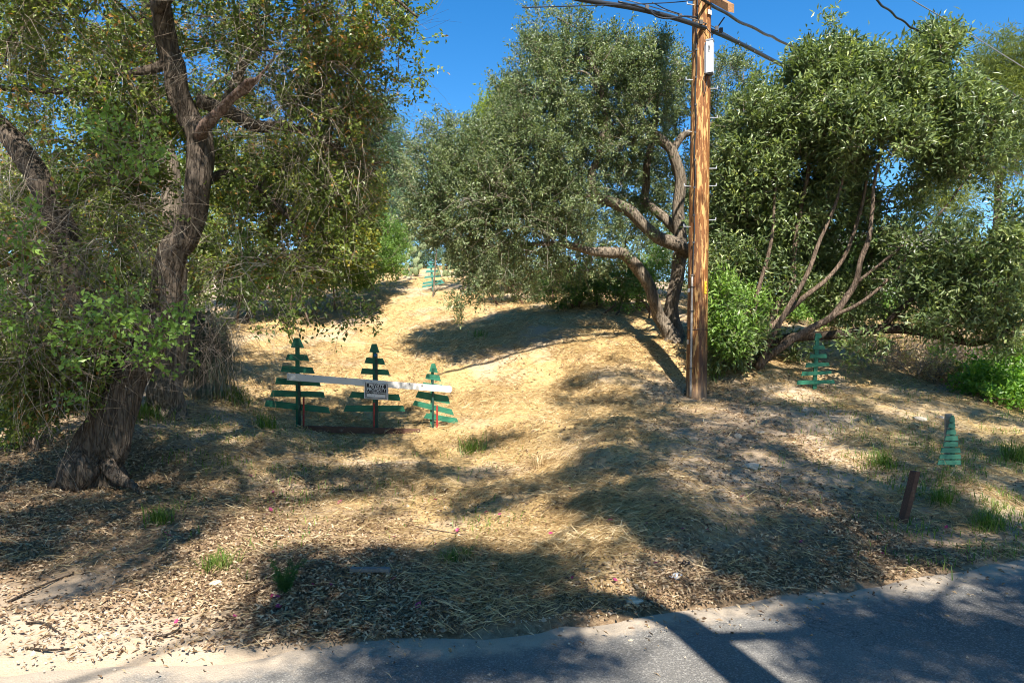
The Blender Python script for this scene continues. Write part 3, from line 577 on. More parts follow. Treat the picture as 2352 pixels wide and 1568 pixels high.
# strap-leaved shrub with a dark skirt
bK = hit(470, 925)
skirt = thing('strap_shrub', 'dark mound of long drooping strap leaves between the pale trunk and the sunny slope', 'shrub', bK)
rg = np.random.default_rng(4); mbV = []; n = 1500
top = W(468, 745, bK[1] + .3); th = rg.uniform(0, 2 * math.pi, n); h0 = rg.uniform(-.35, 0.12, n); rr = rg.uniform(.15, .62, n)
V = np.empty((n, 8, 3)); sd = np.stack([-np.sin(th), np.cos(th), 0 * th], -1)
for s, u in enumerate((0, .4, .75, 1)):
    p = top + np.stack([np.cos(th) * rr * u ** .7, np.sin(th) * rr * u ** .7 * .8, h0 + 0.25 * np.sin(u * 2.2) - (u ** 2) * rg.uniform(.5, 1.15, n)], -1)
    p[:, 2] = np.maximum(p[:, 2], gz(p[:, 0], p[:, 1]) + .01); w = 0.012 * (1 - u * .8)
    V[:, s * 2] = p + sd * w; V[:, s * 2 + 1] = p - sd * w
T0 = np.array([[0, 1, 3], [0, 3, 2], [2, 3, 5], [2, 5, 4], [4, 5, 7], [4, 7, 6]])
part('leaves', V.reshape(-1, 3), (np.arange(n)[:, None, None] * 8 + T0).reshape(-1, 3), M['strap'], skirt, {'tone': np.repeat(rg.random(n) ** 1.5, 8)}, kind='stuff')
hang_twigs(skirt, [(500, 770, 60, 50, bK[1] - .2, .3), (460, 800, 60, 60, bK[1] - .3, .2)], 210, 0.9, M['twig'], 8, 1.6, 0.003, 'dry_twigs')

# ------------------------------------------------------------------ the oak in the middle
bm_ = hit(1540, 783); DM = bm_[1]
moak = thing('oak_tree', 'spreading grey-green oak with twisting limbs behind the utility pole', 'tree', bm_ - [0, 0, .1])
nm = limb(moak, 'trunk', [(1545, 800, DM, 50.4), (1536, 765, DM, 34.0), (1518, 727, DM, 27.8), (1500, 683, DM - .1, 26.9), (1483, 644, DM - .1, 26.9), (1457, 604, DM - .2, 26.9), (1432, 580, DM - .3, 25.1), (1400, 580, DM - .4, 25.1), (1360, 578, DM - .5, 18.8), (1310, 563, DM - .6, 17.9), (1240, 560, DM - .7, 10.8), (1170, 570, DM - .8, 6.3)], M['mid_bark'], 16, 80, 0.25, 21, .2)
nm += limb(moak, 'trunk', [(1550, 800, DM + .2, 46.4), (1552, 762, DM + .2, 32.3), (1545, 701, DM + .2, 27.8), (1552, 648, DM + .2, 28.7), (1557, 604, DM + .2, 29.6), (1562, 560, DM + .2, 29.6), (1560, 494, DM + .2, 26.9), (1560, 412, DM + .2, 26.0), (1545, 349, DM + .2, 23.3), (1511, 313, DM + .2, 19.7), (1488, 290, DM + .1, 16.1), (1467, 258, DM + .1, 15.2), (1476, 231, DM + .1, 12.5), (1470, 185, DM + .1, 10.8), (1466, 130, DM + .2, 6.3)], M['mid_bark'], 16, 90, 0.25, 22, .2)
nm += limb(moak, 'limb', [(1560, 590, DM + .2, 30.5), (1578, 574, DM + .05, 26.9), (1549, 562, DM - .15, 30.5), (1509, 546, DM - .2, 27.8), (1476, 514, DM - .25, 26.0), (1445, 481, DM - .3, 24.2), (1406, 465, DM - .3, 22.4), (1373, 456, DM - .35, 22.4), (1359, 428, DM - .4, 19.7), (1360, 396, DM - .4, 17.0), (1376, 356, DM - .45, 16.1), (1382, 316, DM - .5, 15.2), (1391, 280, DM - .5, 13.4), (1384, 231, DM - .55, 12.5), (1376, 175, DM - .6, 11.6), (1359, 145, DM - .6, 10.8), (1340, 132, DM - .6, 8.1), (1310, 130, DM - .6, 4.5)], M['mid_bark'], 14, 110, 0.2, 23)
nm += limb(moak, 'limb', [(1545, 349, DM + .2, 19.7), (1557, 328, DM + .2, 17.9), (1569, 312, DM + .2, 16.1), (1590, 302, DM + .2, 13.4), (1636, 284, DM + .2, 10.8), (1669, 280, DM + .2, 8.1), (1692, 268, DM + .2, 5.4), (1720, 230, DM + .2, 3.6)], M['mid_bark'], 10, 40, 0.2, 24)
nm += limb(moak, 'limb', [(1558, 530, DM + .4, 23.3), (1510, 490, DM + .7, 21.5), (1480, 460, DM + .9, 19.7), (1485, 420, DM + .9, 17.9), (1490, 350, DM + .9, 16.1), (1507, 280, DM + .9, 12.5), (1508, 220, DM + .9, 9.0), (1500, 150, DM + .9, 4.5)], M['mid_bark'], 10, 50, 0.2, 25)
nm += limb(moak, 'limb', [(1500, 300, DM + .2, 10.8), (1455, 295, DM, 9.9), (1420, 310, DM - .2, 8.1), (1390, 320, DM - .4, 5.4)], M['mid_bark'], 8, 20, 0.2, 26)
nm += limb(moak, 'limb', [(1384, 231, DM - .5, 7.2), (1350, 170, DM - .6, 5.4), (1300, 165, DM - .7, 4.5), (1250, 180, DM - .8, 2.7)], M['mid_bark'], 8, 20, 0.2, 27)
nm += limb(moak, 'limb', [(1370, 458, DM - .35, 10.8), (1310, 440, DM - .6, 8.1), (1230, 450, DM - .8, 6.3), (1120, 470, DM - .9, 4.5), (1040, 480, DM - 1, 2.7)], M['mid_bark'], 8, 30, 0.2, 28)
ML = [(1290, 95, 75, 55, DM - .4, 1.0, 1.1), (1255, 160, 80, 75, DM - .6, 1.1, 1.1), (1330, 180, 90, 70, DM - .5, 1.1), (1420, 175, 85, 70, DM - .2, 1.1), (1505, 180, 75, 65, DM + .1, 1.1), (1560, 200, 60, 70, DM + .4, .8), (1670, 190, 55, 60, DM + .5, .7, 1.3), (1680, 270, 50, 55, DM + .5, .7, 1.2), (1650, 350, 40, 50, DM + .9, .5, 1),
      (1240, 260, 90, 80, DM - .7, 1.2), (1305, 290, 70, 90, DM - .5, .9), (1390, 330, 80, 80, DM + .7, .6, .7), (1430, 270, 90, 80, DM + .3, .9), (1230, 350, 100, 90, DM - .8, 1.2), (1330, 390, 70, 70, DM + .3, .9), (1180, 430, 110, 80, DM - .9, 1.2), (1280, 470, 100, 70, DM - .4, 1.0),
      (1030, 340, 85, 60, DM - .2, 1.1), (1100, 360, 90, 70, DM - .4, 1.1), (1000, 420, 75, 80, DM - .4, 1.0), (1080, 450, 100, 80, DM - .7, 1.1), (980, 500, 60, 60, DM - .5, .8), (1060, 530, 90, 60, DM - .8, .9, .75), (1170, 530, 100, 60, DM - .8, .9, .6), (1280, 545, 90, 45, DM - .6, .8, .8),
      (1120, 590, 80, 40, DM - .8, .7, .4), (1210, 590, 80, 40, DM - .7, .7, .35), (1420, 420, 60, 60, DM + .9, .6, .6), (1500, 420, 60, 90, DM + 1.1, .5, .6), (1090, 640, 42, 50, DM - .9, .4, .45), (1130, 650, 60, 35, DM - .9, .4, .5), (1050, 705, 18, 35, DM - .9, .2, .6), (1440, 530, 60, 50, DM + .6, .6, .5), (1450, 130, 90, 45, DM - .1, .9, 1.0), (1545, 150, 55, 50, DM + .2, .7, 1.0), (1540, 260, 50, 60, DM + .9, .6, .7), (1330, 610, 80, 35, DM + .3, .6, .4), (1240, 640, 60, 35, DM - .2, .5, .35), (1400, 610, 60, 35, DM + .6, .5, .4), (1600, 400, 60, 90, DM + 1.2, .5, .7), (1240, 60, 40, 40, DM - .4, .5, .8), (1320, 60, 30, 25, DM - .4, .4, .8), (1450, 330, 70, 60, DM - .8, .3, .22), (1490, 240, 70, 70, DM - .6, .5, .4), (1430, 420, 60, 50, DM - .9, .3, .12), (1265, 470, 70, 60, DM - .8, .6, .8), (1400, 110, 60, 35, DM - .3, .6, .9), (1490, 570, 50, 40, DM - .5, .3, .15), (1150, 300, 60, 60, DM, .8, .9), (1170, 230, 40, 60, DM - .2, .7, .8)]
crown(moak, ML, 8400, 24, 0.066, 0.027, M['oak_leaf'], 41, 0.34, 0.43, 0.08, 0.28, (0, .97), nm, 420, M['mid_bark'], up=0.35, power=2.8)
hang_twigs(moak, [(1155, 600, 110, 50, DM - .8, .6), (1250, 570, 150, 40, DM - .7, .6), (1180, 480, 130, 60, DM - 1.6, .3)], 170, 0.7, M['twig'], 42, 0.8, 0.0028, 'fine_twigs')

# ------------------------------------------------------------------ the big-leaved shrub on the right
bR = hit(1735, 838); DR = bR[1]
shr = thing('tall_shrub', 'tall glossy many-stemmed shrub fanning out right of the utility pole', 'shrub', bR - [0, 0, .1])
nr_ = limb(shr, 'stem', [(1716, 850, DR, 21.3), (1735, 800, DR, 18.0), (1759, 754, DR, 16.4), (1794, 683, DR, 14.8), (1820, 648, DR, 13.9), (1821, 605, DR, 12.3), (1829, 540, DR, 11.5), (1836, 500, DR, 10.7), (1845, 450, DR, 9.8), (1855, 400, DR, 8.2), (1864, 345, DR, 7.4), (1885, 280, DR, 5.7), (1895, 180, DR, 3.3)], M['stem_bark'], 10, 70, 0.15, 31)
nr_ += limb(shr, 'stem', [(1740, 848, DR - .1, 21.3), (1765, 817, DR - .2, 18.9), (1794, 797, DR - .3, 17.2), (1864, 754, DR - .4, 16.4), (1908, 727, DR - .5, 15.6), (1943, 683, DR - .5, 13.9), (1965, 648, DR - .5, 12.3), (1978, 596, DR - .5, 11.5), (1996, 540, DR - .5, 10.7), (2005, 476, DR - .5, 9.0), (2008, 421, DR - .5, 7.4), (2023, 348, DR - .5, 5.7), (2040, 260, DR - .5, 3.3)], M['stem_bark'], 10, 70, 0.15, 32)
nr_ += limb(shr, 'stem', [(1745, 800, DR, 14.8), (1764, 762, DR - .1, 13.1), (1794, 732, DR - .1, 12.3), (1838, 688, DR - .2, 11.5), (1900, 640, DR - .2, 9.8), (1943, 583, DR - .2, 9.0), (1966, 515, DR - .2, 8.2), (1983, 458, DR - .2, 7.4), (1994, 366, DR - .2, 4.9), (1975, 260, DR - .2, 2.5)], M['stem_bark'], 9, 60, 0.15, 33)
nr_ += limb(shr, 'stem', [(1730, 840, DR + .2, 21.3), (1770, 790, DR + .3, 20.5), (1830, 773, DR + .2, 20.5), (1935, 767, DR, 21.3), (2022, 756, DR - .2, 20.5), (2110, 762, DR - .4, 18.9), (2198, 780, DR - .6, 16.4), (2246, 789, DR - .8, 13.1), (2307, 762, DR - 1, 9.8), (2380, 725, DR - 1.2, 7.4)], M['dark_bark'], 12, 60, 0.25, 34)
nr_ += limb(shr, 'stem', [(1725, 830, DR + .3, 13.1), (1700, 700, DR + .4, 11.5), (1712, 600, DR + .4, 9.8), (1722, 540, DR + .4, 8.2), (1700, 450, DR + .4, 5.7), (1690, 350, DR + .4, 3.3)], M['dark_bark'], 8, 40, 0.15, 35)
nr_ += limb(shr, 'stem', [(1728, 820, DR + .3, 13.1), (1745, 680, DR + .5, 11.5), (1752, 600, DR + .5, 9.8), (1765, 520, DR + .5, 8.2), (1790, 400, DR + .5, 5.7), (1810, 300, DR + .5, 3.3)], M['dark_bark'], 8, 40, 0.15, 36)
nr_ += limb(shr, 'stem', [(1965, 650, DR - .5, 8.2), (2030, 600, DR - .6, 7.4), (2080, 560, DR - .7, 5.7), (2150, 500, DR - .8, 4.1), (2230, 400, DR - .8, 2.5)], M['stem_bark'], 8, 30, 0.15, 37)
nr_ += limb(shr, 'stem', [(1738, 845, DR - .2, 14), (1790, 740, DR - .35, 12), (1850, 640, DR - .4, 10), (1880, 560, DR - .4, 9), (1925, 450, DR - .4, 7), (1950, 340, DR - .4, 4)], M['stem_bark'], 8, 50, 0.15, 39)
nr_ += limb(shr, 'stem', [(1722, 840, DR - .2, 12), (1735, 700, DR - .3, 10), (1770, 560, DR - .3, 8), (1780, 440, DR - .3, 6), (1790, 330, DR - .3, 3)], M['stem_bark'], 8, 50, 0.15, 40)
nr_ += limb(shr, 'stem', [(1908, 727, DR - .5, 9), (1985, 690, DR - .6, 8), (2060, 620, DR - .7, 6), (2120, 540, DR - .7, 4)], M['stem_bark'], 8, 30, 0.15, 41)
nr_ += limb(shr, 'stem', [(2022, 756, DR - .2, 13.1), (2080, 700, DR - .5, 10.7), (2160, 640, DR - .8, 7.4), (2260, 590, DR - 1, 4.9), (2350, 560, DR - 1.2, 3.3)], M['dark_bark'], 8, 30, 0.2, 38)
RL = [(1895, 85, 16, 40, DR, .25, 1.6), (1925, 140, 22, 40, DR, .3, 1.2), (1985, 150, 20, 36, DR - .1, .3, 1.2), (2060, 140, 22, 40, DR - .3, .3, 1.2), (2110, 110, 22, 34, DR - .4, .3, 1.3), (2150, 105, 24, 30, DR - .4, .3, 1.3), (2190, 150, 22, 40, DR - .5, .3, 1.1), (1840, 170, 22, 40, DR, .3, 1.1), (1745, 215, 20, 36, DR + .2, .3, 1.1), (2260, 290, 40, 40, DR - .7, .4, .9), (1895, 130, 32, 45, DR, .4, .9), (1870, 190, 70, 65, DR, .7, 1.1), (1960, 200, 70, 60, DR - .1, .7), (1810, 260, 70, 60, DR + .1, .8), (1725, 290, 60, 60, DR + .2, .8), (1950, 280, 110, 70, DR - .4, .8, 1.1), (2040, 200, 70, 60, DR - .4, .7, 1.1), (2020, 330, 100, 55, DR - .8, .6, 1.3),
      (2135, 150, 60, 55, DR - .4, .6), (2130, 240, 80, 80, DR - .4, .8), (2210, 300, 90, 70, DR - .6, .8, .9), (1710, 400, 80, 90, DR + .3, .8), (1800, 400, 80, 90, DR + .2, .8), (1880, 400, 70, 90, DR + .2, .7, .8), (1700, 520, 75, 90, DR + .3, .7), (1790, 520, 70, 70, DR + .4, .7, .9), (1900, 480, 90, 60, DR + .4, .6, .7), (2020, 420, 120, 50, DR + .2, .7, .55), (2140, 370, 110, 50, DR - .4, .7, .8),
      (2250, 370, 90, 50, DR - .7, .7, .8), (1660, 640, 40, 70, DR + .1, .5), (1690, 750, 60, 70, DR - .1, .5, 1.1), (1660, 800, 35, 35, DR - .1, .3), (1770, 640, 60, 50, DR + .3, .5, .8), (1800, 730, 60, 50, DR + .4, .5, .8), (1900, 590, 80, 40, DR + .6, .5, .6),
      (2130, 560, 90, 50, DR - .6, .7, .6), (2240, 560, 110, 60, DR - .9, .8, .65), (2120, 660, 110, 60, DR - .5, .7, .5), (2250, 670, 110, 60, DR - 1, .8, .6), (2330, 500, 60, 60, DR - 1, .6, .7), (2330, 620, 60, 80, DR - 1.1, .7, .6), (2050, 720, 80, 40, DR - .2, .5, .5), (2200, 740, 120, 40, DR - .8, .5, .45), (2310, 760, 60, 40, DR - 1.1, .4, .5), (1990, 800, 40, 30, DR - .4, .3, .5), (1940, 560, 70, 40, DR + .4, .5, .7), (1850, 690, 60, 40, DR + .4, .4, .7), (1960, 690, 80, 40, DR + .3, .5, .6), (2040, 540, 60, 40, DR + .3, .5, .5), (1900, 640, 90, 60, DR + .8, .4, 1.0), (2000, 640, 90, 60, DR + .7, .4, .9), (1830, 560, 80, 60, DR + .8, .4, 1.0), (1930, 470, 90, 60, DR + .8, .4, .8), (1800, 790, 60, 35, DR + .5, .3, .8), (1900, 740, 70, 30, DR + .6, .3, .6), (2060, 460, 70, 40, DR + .6, .4, .5), (1950, 390, 90, 50, DR + .3, .5, .8), (2070, 270, 80, 60, DR - .5, .6, .9)]
crown(shr, RL, 7600, 19, 0.115, 0.038, M['shrub_leaf'], 51, 0.5, 0.47, -0.05, 0.3, (0, .97), nr_, 420, M['stem_bark'], up=0.3, fold=0.2, power=2.6)
SUCK = [(1665, 690, 32, 60, DR - .35, .25), (1680, 770, 45, 50, DR - .4, .25), (1720, 720, 40, 60, DR - .3, .2, .7)]
crown(shr, SUCK, 230, 18, 0.1, 0.036, M['green_leaf'], 52, 0.3, 0.35, -0.2, 0.22, (.2, 1), name='basal_shoots')

# ------------------------------------------------------------------ trees and thickets behind
def simple_tree(name, label, cat, foot, trunk_px, lobes, n, per, L, Wd, mat, seed, bark='mid_bark', group=None, rough=0.2, **k):
    d = foot[2]; x = W(*foot)[0]; z = gz1(x, d); t = thing(name, label, cat, (x, d, z - .1), group)
    p0 = np.array([x, d, z - .2]); py0 = CY - F * (p0[2] - CAMZ) / d
    nds = limb(t, 'trunk', [(foot[0], py0, d, trunk_px)] + [(a, b, c, w) for a, b, c, w in k.pop('path')], M[bark], 10, 40, rough, seed)
    crown(t, lobes, n, per, L, Wd, mat, seed, nodes=nds, br_mat=M[bark], **k); return t
simple_tree('gray_tree', 'distant blue-grey tree rising behind the left oak against the sky', 'tree', (880, 560, 31), 26, [(870, 300, 60, 70, 31, 1.6), (830, 290, 60, 60, 31, 1.6), (900, 380, 60, 70, 31, 1.5), (850, 410, 80, 70, 31, 1.6), (920, 430, 40, 50, 31, 1.2), (880, 490, 70, 60, 31, 1.4), (790, 360, 70, 80, 31, 1.6)], 1500, 24, 0.17, 0.06, M['gray_leaf'], 61, path=[(880, 450, 31, 20), (870, 330, 31, 10), (870, 260, 31, 4)], clump=0.9, thr=0.4, twig=0.5, n_br=50, twigs=False)
simple_tree('lime_tree', 'feathery yellow-green tree top showing behind the middle oak', 'tree', (1145, 560, 24), 12, [(1150, 240, 35, 40, 24, .8), (1130, 290, 38, 40, 24, .9), (1165, 310, 40, 60, 24, .9), (1115, 330, 25, 30, 24, .7), (1180, 230, 25, 40, 24, .7), (1150, 400, 45, 70, 24, .8)], 720, 22, 0.2, 0.035, M['lime_leaf'], 62, path=[(1150, 400, 24, 8), (1150, 260, 24, 4), (1150, 200, 24, 2)], clump=0.6, thr=0.4, droop=0.35, twig=0.4, n_br=30, twigs=False)
simple_tree('pine_tree', 'tall soft yellow-green conifer at the right edge behind the shrub', 'tree', (2290, 620, 27), 20, [(2290, 130, 45, 45, 27, 1.2), (2340, 150, 60, 60, 27, 1.3), (2270, 210, 50, 50, 27, 1.2), (2330, 240, 70, 60, 27, 1.3), (2270, 300, 60, 50, 27, 1.2, .8), (2340, 330, 60, 60, 27, 1.2, .8), (2180, 290, 50, 60, 27, 1.0, .7), (2230, 370, 60, 50, 27, 1.0, .6), (2150, 420, 50, 60, 27, .9, .6), (2330, 420, 50, 40, 27, 1, .5), (2180, 480, 50, 50, 27, .9, .5)], 1500, 26, 0.24, 0.03, M['pine_leaf'], 63, bark='dark_bark', path=[(2295, 400, 27, 16), (2300, 250, 27, 10), (2305, 110, 27, 4)], clump=1.0, thr=0.46, droop=0.25, twig=0.5, n_br=60, twigs=False)
def thicket(name, label, lobes, n, per, L, Wd, mat, seed, cat='shrub', stems=6, group=None, bark='stem_bark', **k):
    l0 = lobes[0]; c = W(l0[0], l0[1], l0[4]); z = gz1(c[0], c[1]); t = thing(name, label, cat, (c[0], c[1], z), group)
    rg = np.random.default_rng(seed); nds = []; mb = MB()
    for i in range(stems):
        l = lobes[rg.integers(len(lobes))]; e = W(l[0] + rg.uniform(-.5, .5) * l[2], l[1] - .4 * l[3], l[4])
        x = e[0] + rg.uniform(-.5, .5); y = e[1] + rg.uniform(-.3, .3); g = np.array([x, y, gz1(x, y) - .05])
        P = catmull([g, g * .5 + e * .5 + rg.normal(size=3) * .12, e], 10); V, T = tube_t(P, np.linspace(.03, .006, 10), 5, cap=False); mb.add(V, T); nds += list(P)
    V, T = mb.get(); part('stems', V, T, M[bark], t, smooth=True, kind='stuff')
    crown(t, lobes, n, per, L, Wd, mat, seed, nodes=nds, br_mat=M[bark], name='foliage', **k); return t
thicket('vine_thicket', 'yellowing grape-like vine climbing over bushes behind the left oak', [(700, 480, 120, 100, 17.5, 1.0), (820, 470, 60, 90, 18, .9), (580, 420, 110, 110, 17.5, .9), (780, 560, 80, 70, 17.5, .8), (640, 590, 120, 60, 17, .8), (520, 560, 80, 90, 17, .8), (480, 400, 60, 90, 18, .8), (700, 380, 110, 70, 18.5, .9)], 1900, 22, 0.1, 0.075, M['vine_leaf'], 71, n_br=60, clump=.7, thr=.43, twig=.3, twigs=False, tone=(0, .95))
thicket('hedge_thicket', 'dense dark hedge along the foot of the slope, left of the prickly pears', [(760, 600, 90, 50, 19, .9), (850, 580, 60, 50, 20.5, .9), (650, 640, 100, 45, 18, .8), (560, 650, 80, 50, 17.5, .8), (880, 610, 50, 30, 21, .7), (800, 640, 60, 25, 19.5, .5), (820, 520, 80, 50, 21, .8), (900, 550, 40, 40, 22, .7)], 1900, 22, 0.11, 0.035, M['green_leaf'], 72, n_br=60, clump=.6, thr=.42, up=.2, twigs=False, tone=(0, .8))
thicket('far_thicket', 'bushy green backdrop far behind the left oak trunks', [(120, 600, 200, 200, 14, 1.2), (330, 500, 160, 160, 15, 1.2), (330, 700, 140, 120, 13.5, 1.0), (100, 850, 160, 110, 11.5, 1.0), (450, 620, 90, 110, 15, 1.0), (60, 400, 140, 130, 15, 1.2), (250, 330, 160, 120, 16.5, 1.2, .7), (-60, 760, 120, 160, 12, 1.2), (320, 830, 120, 60, 12, .7)], 2500, 22, 0.1, 0.05, M['left_leaf'], 73, n_br=80, clump=.8, thr=.45, twigs=False, tone=(0, .8), stems=10)
thicket('understory_shrub', 'low dark green shrub with thin stems under the middle oak', [(1400, 640, 80, 50, 17, .9), (1460, 660, 60, 45, 16.5, .7), (1340, 650, 60, 40, 17.5, .7), (1290, 660, 50, 40, 17, .6), (1500, 620, 40, 50, 17, .6), (1440, 690, 60, 30, 16, .5)], 1000, 20, 0.075, 0.035, M['green_leaf'], 74, n_br=60, clump=.5, thr=.45, up=.3, tone=(0, .85), stems=12)
thicket('understory_bush', 'reddish-stemmed bush beneath the hanging ends of the middle oak', [(1210, 640, 60, 50, 18.5, .7), (1150, 640, 50, 40, 18.5, .6), (1260, 620, 50, 50, 19.5, .7), (1180, 590, 70, 50, 20, .8), (1080, 610, 50, 40, 21, .7)], 720, 20, 0.08, 0.035, M['oak_leaf'], 75, n_br=50, clump=.5, thr=.46, up=.3, tone=(0, .9), stems=12, bark='brown_wood')
thicket('backdrop_oak', 'dense green oak mass behind the pole and the tall shrub', [(1660, 560, 90, 120, 17.5, 1.1), (1600, 600, 70, 90, 18, 1.0), (1740, 600, 90, 100, 18, 1.0), (1650, 430, 80, 90, 18.5, 1.1), (1760, 480, 80, 90, 18.5, 1.0), (1850, 620, 80, 70, 18.5, .9), (1560, 500, 60, 90, 19, 1.0), (1450, 480, 80, 90, 19.5, 1.0), (1380, 520, 80, 80, 20, 1.0), (1640, 690, 60, 50, 16.5, .6), (1480, 590, 70, 50, 19, .8), (1300, 540, 90, 70, 20.5, .9), (1180, 500, 90, 80, 20.5, .9), (1060, 480, 80, 80, 21, .9), (1430, 360, 80, 70, 19, .9), (1530, 380, 60, 70, 19, .9)], 2600, 22, 0.1, 0.042, M['oak_leaf'], 76, cat='tree', n_br=80, clump=.7, thr=.43, twigs=False, stems=12, bark='mid_bark', tone=(.1, 1))
thicket('right_backdrop', 'green bushes filling the slope behind the tall shrub at right', [(2020, 640, 100, 50, 19, .9), (2140, 690, 110, 45, 19, .9), (2280, 680, 110, 60, 18.5, .9), (1920, 690, 80, 50, 18, .8), (2320, 590, 60, 70, 19, .9), (2180, 610, 80, 40, 20, .8), (2080, 600, 60, 30, 20, .7), (1950, 610, 100, 40, 19.5, .8), (1870, 570, 70, 50, 19, .8), (1980, 720, 90, 40, 17, .7), (1860, 730, 70, 35, 16, .6), (1900, 650, 90, 50, 18, .8), (2000, 560, 50, 30, 20, .6), (2240, 640, 100, 60, 18, .8)], 2600, 22, 0.11, 0.04, M['green_leaf'], 77, n_br=50, clump=.6, thr=.46, twigs=False, stems=9)
br = thicket('dry_brush', 'tangle of dry pinkish-brown brush on the slope at right', [(1990, 820, 90, 35, 14, .6), (2090, 800, 100, 40, 14.5, .7), (2200, 800, 100, 45, 14.5, .8), (2300, 810, 80, 40, 14, .7), (2080, 860, 110, 30, 13, .5), (2190, 860, 80, 30, 13, .5), (2150, 740, 130, 40, 16.5, .8), (2300, 730, 90, 40, 16.5, .8), (1900, 800, 70, 30, 14.5, .5), (1970, 770, 80, 35, 15.5, .6)], 1700, 18, 0.07, 0.028, M['brush_leaf'], 78, n_br=60, clump=.5, thr=.4, twigs=False, tone=(0, 1), stems=16)
hang_twigs(br, [(1990, 830, 90, 30, 13.8, .5), (2090, 820, 100, 40, 14, .6), (2200, 820, 100, 45, 13.8, .7), (2300, 830, 80, 40, 13.6, .6), (2100, 870, 120, 30, 12.8, .5)], 900, 0.6, M['twig'], 79, -0.3, 0.005, 'dry_stalks', wob=.5)
thicket('ground_cover', 'bright green leafy vine patch spreading at the right edge', [(2290, 890, 70, 45, 11.6, .6), (2340, 860, 50, 50, 11.8, .6), (2250, 870, 40, 30, 12.2, .5), (2320, 940, 60, 35, 10.8, .5), (2190, 830, 50, 25, 13, .4, .5), (2360, 930, 40, 50, 10.8, .5)], 560, 20, 0.07, 0.045, M['cover_leaf'], 80, n_br=20, clump=.4, thr=.4, up=1.0, twigs=False, stems=6, cat='vine')

thicket('crest_thicket', 'pale scrub along the crest behind the prickly pears', [(960, 570, 60, 40, 29, .9), (1040, 560, 70, 50, 29, .9), (900, 500, 60, 60, 29, .9), (1130, 580, 80, 40, 28, .9), (980, 500, 60, 50, 30, .9), (935, 592, 45, 26, 27, .5), (1010, 596, 60, 26, 27, .5), (880, 590, 40, 30, 26, .5), (1100, 610, 60, 30, 25, .5)], 1150, 20, 0.14, 0.05, M['gray_leaf'], 81, n_br=20, clump=.6, thr=.42, twigs=False, stems=6)
# prickly pears
def pear(px, py, size, n, label, seed, up=3):
    p = hit(px, py) if py < 640 and False else W(px, py, 24.5 if py > 570 else 23.5); p[2] = gz1(p[0], p[1])
    t = thing('prickly_pear', label, 'cactus', p, 'prickly pears above the slope'); rg = np.random.default_rng(seed)
    pm = PADM; tops = [(np.array([0, 0, -.05]), 0.0)]
    for i in range(n):
        b, a = tops[min(int(rg.integers(len(tops))), len(tops) - 1)] if i else tops[0]
        s = size * rg.uniform(.75, 1.2); ang = a * .3 + rg.uniform(-1.0, 1.0); yaw = rg.uniform(-1.3, 1.3)
        o = bpy.data.objects.new('pad', pm); link(o, t); o.location = tuple(b); o.scale = (s, s, s); o.rotation_euler = (rg.uniform(-.25, .25), ang, yaw)
        tip = b + s * .92 * np.array([math.sin(ang), 0, math.cos(ang)]); tops.append((tip, ang))
        if len(tops) > 5: tops.pop(0)
        if i < 6: tops.append((np.array([rg.uniform(-.7, .7), rg.uniform(-.25, .25), 0]), 0.0))
    return t
u_, v_ = np.meshgrid(np.linspace(0, 2 * math.pi, 10, endpoint=False), np.linspace(0.05, math.pi - .05, 8)); ps = np.stack([np.cos(u_) * np.sin(v_) * .36 * (1.1 - .35 * np.cos(v_ * 1.0) * -1 * .0), np.sin(u_) * np.sin(v_) * .07, .5 - .5 * np.cos(v_)], -1).reshape(-1, 3)
ps[:, 0] *= 0.6 + 0.4 * ps[:, 2]
pi_ = (np.arange(7)[:, None] * 10 + np.arange(10)[None]).ravel(); pj_ = (np.arange(7)[:, None] * 10 + (np.arange(10)[None] + 1) % 10).ravel()
PADM = mesh_np('pad', ps, q2t(np.stack([pi_, pj_, pj_ + 10, pi_ + 10], -1)), M['cactus'], smooth=True)
pear(955, 608, .28, 14, 'prickly pear cactus just left of the far green board tree', 1)
pear(1024, 612, .28, 12, 'prickly pear cactus just right of the far green board tree', 2)
pear(915, 604, .26, 9, 'prickly pear cactus by the end of the dark hedge', 3)
o = pear(885, 560, .38, 18, 'tall prickly pear standing above the hedge in the gap between the oaks', 4); o.location.z += .7
pear(1085, 606, .36, 10, 'prickly pear half hidden under the middle oak branches', 5)

# far house glimpsed through the shrub
hx, hy = W(2010, 600, 38)[0], 38.0; hz = gz1(hx, hy) - .2
house = thing('house', 'white house with grey gable roof glimpsed through the tall shrub', 'house', (hx, hy, hz))
V, T = boxv((hx, hy, hz + 1.6), (7, 6, 3.2)); part('wall', V, T, M['house_white'], house)
rf = np.array([[-3.9, -3.4, 3.1], [3.9, -3.4, 3.1], [3.9, 3.4, 3.1], [-3.9, 3.4, 3.1], [-3.9, 0, 4.7], [3.9, 0, 4.7]]) + [hx, hy, hz]
part('roof', rf, [(0, 1, 5, 4), (2, 3, 4, 5), (0, 4, 3), (1, 2, 5), (0, 3, 2, 1)], M['house_roof'], house)
for dx in (-2.2, 0, 2.2):
    V, T = boxv((hx + dx, hy - 3.02, hz + 1.8), (1.0, .08, 1.2)); w_ = part('window', V, T, M['house_white'], house)
    V, T = boxv((hx + dx, hy - 3.07, hz + 1.8), (.84, .03, 1.04)); part('pane', V, T, M['glass'], w_)

